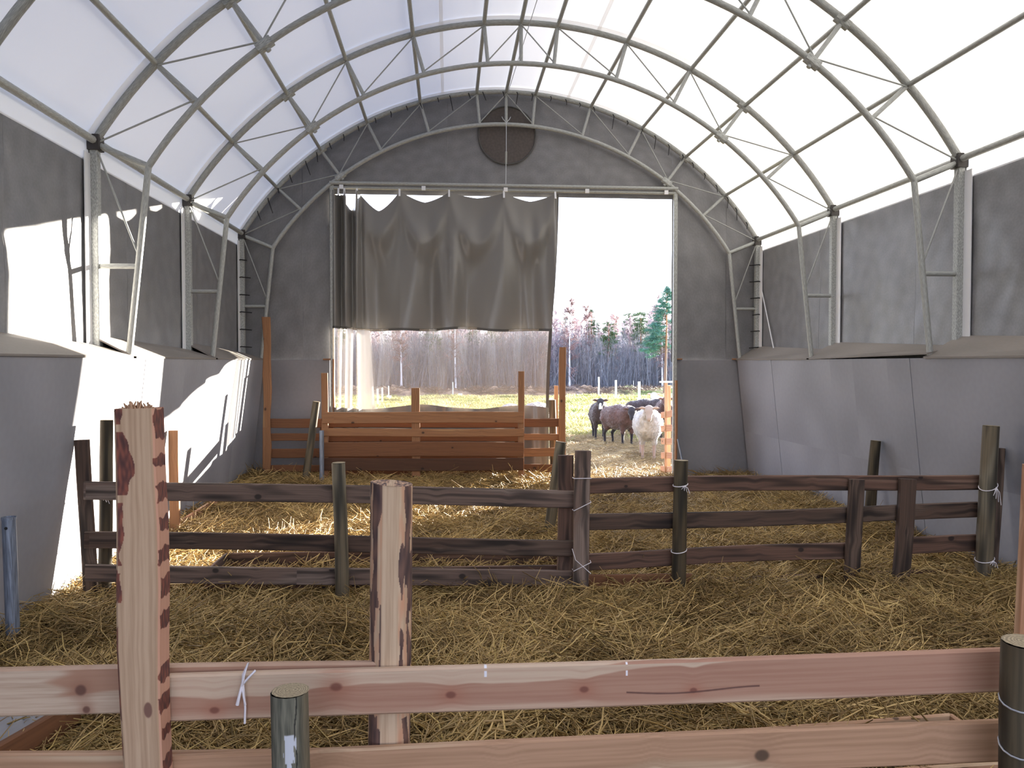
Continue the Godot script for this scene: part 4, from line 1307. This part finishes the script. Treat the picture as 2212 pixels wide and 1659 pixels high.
func back_fence() -> void:
	var w := MB.new()
	w.board(Vector3(-2.376, 0.0, -10.75), Vector3(-2.372, 2.25, -10.75), Vector3(1, 0, 0), 0.098, 0.05, {"segs": 12, "wob": 0.006, "wave": 0.006, "uo": 0.8})
	solo("plank", w, M.warm, "tall orange wany-edged plank standing in the left back corner", "plank")
	var f := thing("slatted_fence", "short four-board fence between the tall corner plank and the hay feeder", "fence", Vector3(-1.95, 0, -10.8))
	for q in [[0.85, 0.122], [0.667, 0.098], [0.453, 0.122], [0.25, 0.09]]:
		bd(f, "board", Vector3(-2.36, q[0], -10.79), Vector3(-1.58, q[0] - 0.003, -10.79), Vector3.UP, q[1], 0.022, M.warm_dark, {"segs": 3})
	bd(f, "post", Vector3(-1.66, 0.0, -10.83), Vector3(-1.66, 0.9, -10.83), Vector3(1, 0, 0), 0.08, 0.05, M.warm_dark, {"segs": 2})
	log_post(Vector3(-1.858, 0.02, -10.5), Vector3(-1.693, 1.147, -10.52), 0.05, 0.047, M.log, M.ends, "mossy round post leaning against the left end of the hay feeder")
	var p := thing("steel_pipe", "bluish steel pipe standing at the left end of the hay feeder", "pipe", Vector3(-1.6, 0.05, -10.3))
	var pm := MB.new()
	pm.tube([Vector3.ZERO, Vector3(0.0, 0.742, 0)], [0.03], 12)
	part("tube", pm, M.pipe, p)
	var g := thing("hay_feeder", "slatted hay feeder of orange boards and three uprights standing before the curtain", "hay feeder", Vector3(-0.3, 0, -10.5))
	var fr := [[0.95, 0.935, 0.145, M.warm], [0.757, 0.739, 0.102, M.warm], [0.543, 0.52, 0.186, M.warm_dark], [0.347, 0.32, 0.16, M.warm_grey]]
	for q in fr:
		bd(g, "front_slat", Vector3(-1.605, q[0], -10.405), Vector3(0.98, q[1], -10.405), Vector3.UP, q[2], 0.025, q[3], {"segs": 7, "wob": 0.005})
	for q in [[0.835, 0.82], [0.645, 0.63], [0.405, 0.395], [0.19, 0.18]]:
		bd(g, "back_slat", Vector3(-1.6, q[0], -10.9), Vector3(0.98, q[1], -10.9), Vector3.UP, 0.11, 0.025, M.warm_dark, {"segs": 6})
	for q in [[-1.58, 1.518, 0.082], [-0.418, 1.324, 0.107], [0.954, 1.539, 0.08]]:
		bd(g, "upright", Vector3(q[0], 0.05, -10.445), Vector3(q[0], q[1], -10.445), Vector3(1, 0, 0), q[2], 0.05, M.warm, {"segs": 4, "vo": 0.3 + q[2]})
		bd(g, "back_upright", Vector3(q[0], 0.05, -10.94), Vector3(q[0], 0.9, -10.94), Vector3(1, 0, 0), q[2], 0.05, M.warm_dark, {"segs": 2})
	var e := thing("slatted_fence", "short four-board fence joining the hay feeder to the tall post at the doorway", "fence", Vector3(1.3, 0, -10.9))
	for q in [[0.83, 0.114, M.warm_dark], [0.633, 0.09, M.warm], [0.424, 0.114, M.warm], [0.205, 0.108, M.warm_dark]]:
		bd(e, "board", Vector3(1.02, q[0], -10.9), Vector3(1.56, q[0] - 0.004, -10.9), Vector3.UP, q[1], 0.022, q[2], {"segs": 3})
	bd(e, "post", Vector3(1.557, 0.0, -10.86), Vector3(1.557, 1.862, -10.86), Vector3(1, 0, 0), 0.09, 0.055, M.warm, {"segs": 8, "wave": 0.003})
	log_post(Vector3(1.47, -0.02, -11.02), Vector3(1.44, 1.135, -11.02), 0.053, 0.05, M.log, M.ends, "short bark-brown round post between the curtain edge and the tall doorway post")
	w = MB.new()
	w.board(Vector3(1.7, -0.1, -12.5), Vector3(1.696, 1.29, -12.5), Vector3(1, 0, 0), 0.062, 0.04, {"segs": 4})
	solo("stake", w, M.warm, "thin orange stake just outside the doorway beside the tall post", "stake")
	w = MB.new()
	w.tube([Vector3(3.335, 0.0, -11.0), Vector3(3.285, 0.3, -11.05), Vector3(3.24, 0.57, -11.1)], [0.014, 0.014, 0.012], 7)
	solo("stick", w, M.pipe, "thin bluish stick leaning on the right gable board beside the doorway", "stick")


func odds() -> void:
	var p := thing("steel_pipe", "blue-grey steel pipe standing at the left wall in the near bedding", "pipe", Vector3(-2.53, -0.05, -4.85))
	var m := MB.new()
	m.tube([Vector3.ZERO, Vector3(-0.015, 0.8, 0)], [0.037], 16, false)
	m.tube([Vector3(-0.015, 0.8, 0), Vector3(-0.015, 0.7, 0)], [0.033], 16, true)
	part("tube", m, M.pipe, p)
	m = MB.new()
	m.tube([Vector3(-0.015, 0.79, 0), Vector3(-0.015, 0.805, 0)], [0.039], 16, false)
	part("rim", m, M.pipe, p)
	m = MB.new()
	m.tube([Vector3(-0.012, 0.745, 0.0355), Vector3(-0.012, 0.745, 0.039)], [0.009], 10)
	part("bolt_hole", m, M.black, p)
	var t := thing("trough", "shallow wooden trough frame in the straw behind the front rails on the right", "trough", Vector3(1.2, 0, -3.1))
	bd(t, "side_board", Vector3(0.42, 0.085, -3.13), Vector3(2.12, 0.1, -3.2), Vector3.UP, 0.12, 0.022, M.fresh, {"segs": 4})
	bd(t, "side_board", Vector3(0.42, 0.085, -2.75), Vector3(2.12, 0.1, -2.8), Vector3.UP, 0.12, 0.022, M.fresh, {"segs": 4})
	bd(t, "end_board", Vector3(2.12, 0.1, -2.8), Vector3(2.12, 0.1, -3.2), Vector3.UP, 0.12, 0.022, M.fresh, {"segs": 1})
	bd(t, "end_board", Vector3(0.42, 0.085, -2.75), Vector3(0.42, 0.085, -3.13), Vector3.UP, 0.12, 0.022, M.fresh, {"segs": 1})
	m = MB.new()
	m.board(Vector3(-1.66, 0.06, -3.7), Vector3(-1.93, 0.06, -2.75), Vector3.UP, 0.17, 0.035, {"segs": 3, "uo": 0.6})
	solo("plank", m, M.warm_dark, "plank on edge in the straw at the lower left corner behind the left hurdle", "plank")

	m = MB.new()
	slab(m, [Vector3(-2.62, 0.085, -3.75), Vector3(-1.7, 0.085, -3.7), Vector3(-1.97, 0.075, -2.75), Vector3(-2.62, 0.075, -2.75)], 0.02)
	solo("board", m, M.panel, "grey sheet of board lying flat beyond the plank in the lower left corner", "board")
	m = MB.new()
	m.tube([Vector3(4.43, 2.66, -11.05), Vector3(4.43, 1.8, -10.6)], [0.008], 6)
	solo("brace_cable", m, M.white, "thin white brace cable slanting down the right wall beside the gable post", "cable")


# ---------------------------------------------------------------- sheep
func flesh(bones: Array, cell: float, fleece_bump: float) -> MB:
	# bones: [a, b, ra, rb, softness, colour, woolly]; smooth union meshed with surface nets
	var lo := Vector3(9, 9, 9)
	var hi := -lo
	for b in bones:
		for e in 2:
			var r: float = b[2 + e] + 0.06
			lo = lo.min(b[e] - Vector3.ONE * r)
			hi = hi.max(b[e] + Vector3.ONE * r)
	var nx := int((hi.x - lo.x) / cell) + 2
	var ny := int((hi.y - lo.y) / cell) + 2
	var nzz := int((hi.z - lo.z) / cell) + 2
	var F := PackedFloat32Array()
	F.resize(nx * ny * nzz)
	F.fill(1.0)
	for b in bones:
		var a: Vector3 = b[0]
		var ab: Vector3 = b[1] - a
		var ra: float = b[2]
		var rb: float = b[3]
		var k: float = b[4]
		var r := maxf(ra, rb) + k + 0.03
		var p0 := ((a.min(b[1]) - Vector3.ONE * r - lo) / cell).floor()
		var p1 := ((a.max(b[1]) + Vector3.ONE * r - lo) / cell).ceil()
		var inv := 1.0 / maxf(ab.length_squared(), 1e-8)
		for z in range(maxi(int(p0.z), 0), mini(int(p1.z), nzz - 1) + 1):
			for y in range(maxi(int(p0.y), 0), mini(int(p1.y), ny - 1) + 1):
				var at := (z * ny + y) * nx
				for x in range(maxi(int(p0.x), 0), mini(int(p1.x), nx - 1) + 1):
					var p := lo + Vector3(x, y, z) * cell - a
					var t := clampf(p.dot(ab) * inv, 0.0, 1.0)
					var d := (p - ab * t).length() - ra - (rb - ra) * t
					var f := F[at + x]
					var h := k - absf(d - f)
					f = minf(f, d)
					if h > 0.0: f -= h * h * 0.25 / k
					F[at + x] = f
	var m := MB.new()
	var id := PackedInt32Array()
	id.resize(nx * ny * nzz)
	id.fill(-1)
	var off := [0, 1, nx, nx + 1, nx * ny, nx * ny + 1, nx * ny + nx, nx * ny + nx + 1]
	var edges := [[0, 1], [2, 3], [4, 5], [6, 7], [0, 2], [1, 3], [4, 6], [5, 7], [0, 4], [1, 5], [2, 6], [3, 7]]
	var cor := []
	for k in 8: cor.append(Vector3(k & 1, (k >> 1) & 1, k >> 2))
	for z in nzz - 1:
		for y in ny - 1:
			for x in nx - 1:
				var at := (z * ny + y) * nx + x
				var s := 0
				for k in 8:
					if F[at + off[k]] < 0.0: s += 1
				if s == 0 or s == 8: continue
				var sum := Vector3.ZERO
				var cnt := 0
				for e in edges:
					var fa := F[at + off[e[0]]]
					var fb := F[at + off[e[1]]]
					if (fa < 0.0) != (fb < 0.0):
						sum += cor[e[0]].lerp(cor[e[1]], fa / (fa - fb))
						cnt += 1
				var gx := F[at + 1] + F[at + off[3]] + F[at + off[5]] + F[at + off[7]] - F[at] - F[at + off[2]] - F[at + off[4]] - F[at + off[6]]
				var gyy := F[at + off[2]] + F[at + off[3]] + F[at + off[6]] + F[at + off[7]] - F[at] - F[at + 1] - F[at + off[4]] - F[at + off[5]]
				var gz := F[at + off[4]] + F[at + off[5]] + F[at + off[6]] + F[at + off[7]] - F[at] - F[at + 1] - F[at + off[2]] - F[at + off[3]]
				id[at] = m.vert(lo + (Vector3(x, y, z) + sum / cnt) * cell, Vector3(gx, gyy, gz).normalized(), Vector2.ZERO)
	for k in m.v.size():   # colour and fleece by the nearest bone
		var best := 9.0
		var who: Array = bones[0]
		for b in bones:
			var ab: Vector3 = b[1] - b[0]
			var p: Vector3 = m.v[k] - b[0]
			var t := clampf(p.dot(ab) / maxf(ab.length_squared(), 1e-8), 0.0, 1.0)
			var d := (p - ab * t).length() - lerpf(b[2], b[3], t)
			if d < best:
				best = d
				who = b
		var q := m.v[k]
		var c: Color = who[5]
		if who[6]:
			var nn := nz.get_noise_3d(q.x * 17.0, q.y * 17.0, q.z * 17.0) * 0.65 + nz.get_noise_3d(q.x * 40.0, q.y * 40.0, q.z * 40.0) * 0.35
			m.v[k] += m.n[k] * nn * fleece_bump
			m.n[k] = (m.n[k] + Vector3(nz.get_noise_3d(q.x * 30.0, q.y * 22.0, q.z * 30.0), nz.get_noise_3d(q.x * 30.0 + 7.0, q.y * 22.0, q.z * 30.0), nz.get_noise_3d(q.x * 30.0, q.y * 22.0 + 9.0, q.z * 30.0)) * 0.5).normalized()
			c = c * (1.0 + 0.25 * nz.get_noise_3d(q.x * 9.0, q.y * 9.0, q.z * 9.0))
		m.c[k] = c
	for z in range(1, nzz - 1):
		for y in range(1, ny - 1):
			for x in range(1, nx - 1):
				var at := (z * ny + y) * nx + x
				var inn := F[at] < 0.0
				for ax in 3:
					var st: int = [1, nx, nx * ny][ax]
					if inn == (F[at + st] < 0.0): continue
					var s1: int = [nx, nx * ny, 1][ax]
					var s2: int = [nx * ny, 1, nx][ax]
					var q := [id[at], id[at - s1], id[at - s1 - s2], id[at - s2]]
					if q.min() < 0: continue
					if inn: m.i.append_array([q[0], q[2], q[1], q[0], q[3], q[2]])
					else: m.i.append_array([q[0], q[1], q[2], q[0], q[2], q[3]])
	return m

func sheep(label: String, at: Vector3, turn: float, look: float, nod: float, up: float, wool: Color, face: Color, leg: Color, blaze: Color, size: float, lying: bool, plump: float, cell := 0.018) -> void:
	var t := thing("sheep", label, "sheep", at, "flock of sheep outside the doorway")
	t.rotation.y = turn
	t.scale = Vector3.ONE * size
	var dy := -0.24 if lying else 0.0
	var B := []
	var o := Vector3(0, dy, 0)
	# trunk: rump, barrel, shoulders, chest
	B.append([Vector3(0, 0.60, -0.33) + o, Vector3(0, 0.60, 0.0) + o, 0.175 * plump, 0.205 * plump, 0.08, wool, true])
	B.append([Vector3(0, 0.60, 0.0) + o, Vector3(0, 0.62, 0.27) + o, 0.205 * plump, 0.175 * plump, 0.08, wool, true])
	B.append([Vector3(0, 0.52, -0.2) + o, Vector3(0, 0.52, 0.2) + o, 0.18 * plump, 0.17 * plump, 0.08, wool * 0.9, true])
	B.append([Vector3(0, 0.55, 0.3) + o, Vector3(0, 0.66, 0.33) + o, 0.14 * plump, 0.13 * plump, 0.08, wool, true])
	B.append([Vector3(0, 0.62, -0.47) + o, Vector3(0, 0.42, -0.52) + o, 0.05, 0.03, 0.05, wool, true])
	# neck and head
	var nb := Vector3(0, 0.68, 0.34) + o
	var hd := nb + Vector3(sin(look) * 0.08, up, 0.12 + cos(look) * 0.04)
	B.append([nb, hd, 0.125 * plump, 0.082, 0.06, wool, true])
	var fw := Vector3(sin(look) * cos(nod), -sin(nod), cos(look) * cos(nod))
	var sd := Vector3(cos(look), 0, -sin(look))
	var hu := fw.cross(sd)
	if hu.y < 0.0: hu = -hu
	var crown := hd + hu * 0.035
	B.append([crown, crown + fw * 0.05, 0.073, 0.068, 0.03, face, false])
	B.append([crown + fw * 0.05, crown + fw * 0.175 - hu * 0.012, 0.064, 0.042, 0.03, face, false])
	B.append([crown + fw * 0.165 - hu * 0.018, crown + fw * 0.2 - hu * 0.02, 0.04, 0.034, 0.02, face.lerp(leg, 0.4), false])
	if blaze.a > 0.5:
		B.append([crown + fw * 0.1 + hu * 0.032, crown + fw * 0.19 + hu * 0.018, 0.026, 0.026, 0.01, blaze, false])
	for s in [-1.0, 1.0]:
		var e0: Vector3 = crown + sd * s * 0.06 + hu * 0.02 - fw * 0.01
		B.append([e0, e0 + sd * s * 0.055 + hu * 0.012, 0.016, 0.027, 0.012, face.lerp(Color(0.62, 0.27, 0.13), 0.7 if face.r > 0.4 else 0.1), false])
		B.append([e0 + sd * s * 0.055 + hu * 0.012, e0 + sd * s * 0.115 + hu * 0.018 + fw * 0.01, 0.027, 0.01, 0.012, face.lerp(Color(0.62, 0.27, 0.13), 0.7 if face.r > 0.4 else 0.1), false])
		if lying:
			B.append([Vector3(s * 0.13, 0.15, 0.25), Vector3(s * 0.14, 0.05, 0.42), 0.06, 0.035, 0.04, leg, false])
			B.append([Vector3(s * 0.14, 0.05, 0.42), Vector3(s * 0.12, 0.035, 0.2), 0.03, 0.025, 0.03, leg, false])
			B.append([Vector3(s * 0.17, 0.2, -0.28), Vector3(s * 0.22, 0.08, -0.05), 0.12, 0.05, 0.05, wool, true])
		else:
			var st: float = 0.02 * s
			B.append([Vector3(s * 0.1, 0.5, 0.27), Vector3(s * 0.098, 0.29, 0.285 + st), 0.075, 0.042, 0.04, wool * 0.9, true])
			B.append([Vector3(s * 0.098, 0.29, 0.285 + st), Vector3(s * 0.096, 0.06, 0.275 + st), 0.034, 0.022, 0.025, leg, false])
			B.append([Vector3(s * 0.096, 0.05, 0.275 + st), Vector3(s * 0.096, 0.018, 0.295 + st), 0.026, 0.03, 0.015, leg * 0.6, false])
			B.append([Vector3(s * 0.11, 0.52, -0.3), Vector3(s * 0.115, 0.36, -0.26), 0.12, 0.06, 0.05, wool, true])
			B.append([Vector3(s * 0.115, 0.36, -0.26), Vector3(s * 0.115, 0.235, -0.37 - st), 0.052, 0.032, 0.03, leg, false])
			B.append([Vector3(s * 0.115, 0.235, -0.37 - st), Vector3(s * 0.113, 0.05, -0.345 - st), 0.03, 0.022, 0.02, leg, false])
			B.append([Vector3(s * 0.113, 0.045, -0.345 - st), Vector3(s * 0.113, 0.018, -0.325 - st), 0.025, 0.029, 0.015, leg * 0.6, false])
	part("body", flesh(B, cell, 0.02), M.fleece, t)
	for s in [-1.0, 1.0]:
		var em := MB.new()
		var ec: Vector3 = crown + fw * 0.075 + sd * s * 0.054 + hu * 0.022
		em.tube([ec - sd * s * 0.004, ec + sd * s * 0.006, ec + sd * s * 0.01], [0.012, 0.011, 0.004], 8)
		part("eye", em, M.black, t)

func flock() -> void:
	var dark := lin(58, 46, 44)
	var brown := lin(80, 58, 52)
	var black := lin(34, 32, 38)
	var white := lin(158, 153, 147)
	var none := Color(0, 0, 0, 0)
	var Y := func(x, z): return gy(x, z) - 0.02
	sheep("dark brown sheep with a white blaze standing on the left, facing the doorway", Vector3(3.27, Y.call(3.27, -17.15), -17.15), -0.12, -0.1, 0.9, 0.16, dark, lin(40, 36, 38), lin(36, 32, 34), lin(225, 225, 235), 0.98, false, 1.0)
	sheep("brown-black sheep standing turned to the right with its black face to the doorway", Vector3(3.42, Y.call(3.42, -15.85), -15.85), 0.42, -0.62, 0.9, 0.05, brown, black, lin(30, 27, 30), none, 0.98, false, 1.08)
	sheep("white woolly sheep standing nearest in the doorway, facing the barn", Vector3(3.52, Y.call(3.52, -13.9), -13.9), -0.22, 0.0, 0.85, 0.17, white, lin(142, 128, 118), lin(150, 130, 120), none, 1.02, false, 1.2)
	sheep("white-faced sheep peering out behind the others, above the white sheep", Vector3(5.3, Y.call(5.3, -19.9), -19.9), -0.5, 0.2, 0.8, 0.17, white, lin(226, 222, 220), lin(200, 190, 184), none, 1.0, false, 1.0, 0.022)
	sheep("brown sheep with orange ears half hidden behind the pale slatted gate", Vector3(4.78, Y.call(4.78, -17.35), -17.35), -0.25, 0.05, 0.9, 0.15, brown, lin(92, 62, 54), lin(50, 40, 40), none, 1.0, false, 1.05, 0.022)
	sheep("dark sheep of which only the back shows between brown-black and white sheep", Vector3(4.62, Y.call(4.62, -18.55), -18.55), 1.75, 0.4, 1.2, -0.12, dark, black, black, none, 0.97, false, 1.0, 0.022)
	sheep("white sheep grazing behind the clear window, left of the right feeder upright", Vector3(1.27, Y.call(1.27, -16.6), -16.6), 2.9, 0.0, 1.2, -0.25, white, lin(142, 132, 124), white, none, 0.98, false, 1.05, 0.022)
	sheep("white sheep grazing behind the clear window, right of the right feeder upright", Vector3(2.02, Y.call(2.02, -17.9), -17.9), -0.6, -0.5, 0.5, 0.0, white, lin(142, 132, 124), white, none, 0.97, false, 1.05, 0.022)



# ---------------------------------------------------------------- straw
func straw() -> void:
	rng.seed = 41
	var bed := thing("loose_straw", "thick loose golden-brown straw bedding all over the barn floor", "straw", Vector3.ZERO, "", "stuff")
	for kind in 4:
		var clump := blades(58, 0.24, 0.07, 0.26, [0.22, 0.4, 0.7, 0.3][kind], [0.0027, 0.0034, 0.003, 0.0042][kind], 1.0)
		var places := []
		var tints := []
		for k in 2100:
			var z: float = lerpf(-2.35, -11.1, rng.randf())
			if k % 3 == 0: z = lerpf(-2.35, -6.2, rng.randf())
			var x := rng.randf_range(-2.66, 4.3)
			if absf(x - 0.35) > 0.72 * -z + 0.5: continue
			var y := sh(x, z) + rng.randf_range(-0.015, 0.02)
			var b := Basis(Vector3.UP, rng.randf() * TAU)
			b = Basis(Vector3(rng.randfn(), 0, rng.randfn()).normalized(), rng.randfn() * 0.2) * b
			places.append(Transform3D(b.scaled(Vector3.ONE * rng.randf_range(0.75, 1.2)), Vector3(x, y, z)))
			var f := clampf(0.45 + 0.55 * nz.get_noise_2d(x * 1.3, z * 1.3) + rng.randfn() * 0.22, 0.0, 1.0)
			tints.append(lin(134, 106, 58).lerp(lin(226, 194, 130), f))
		scatter("straw", clump, M.straw, places, tints, bed)
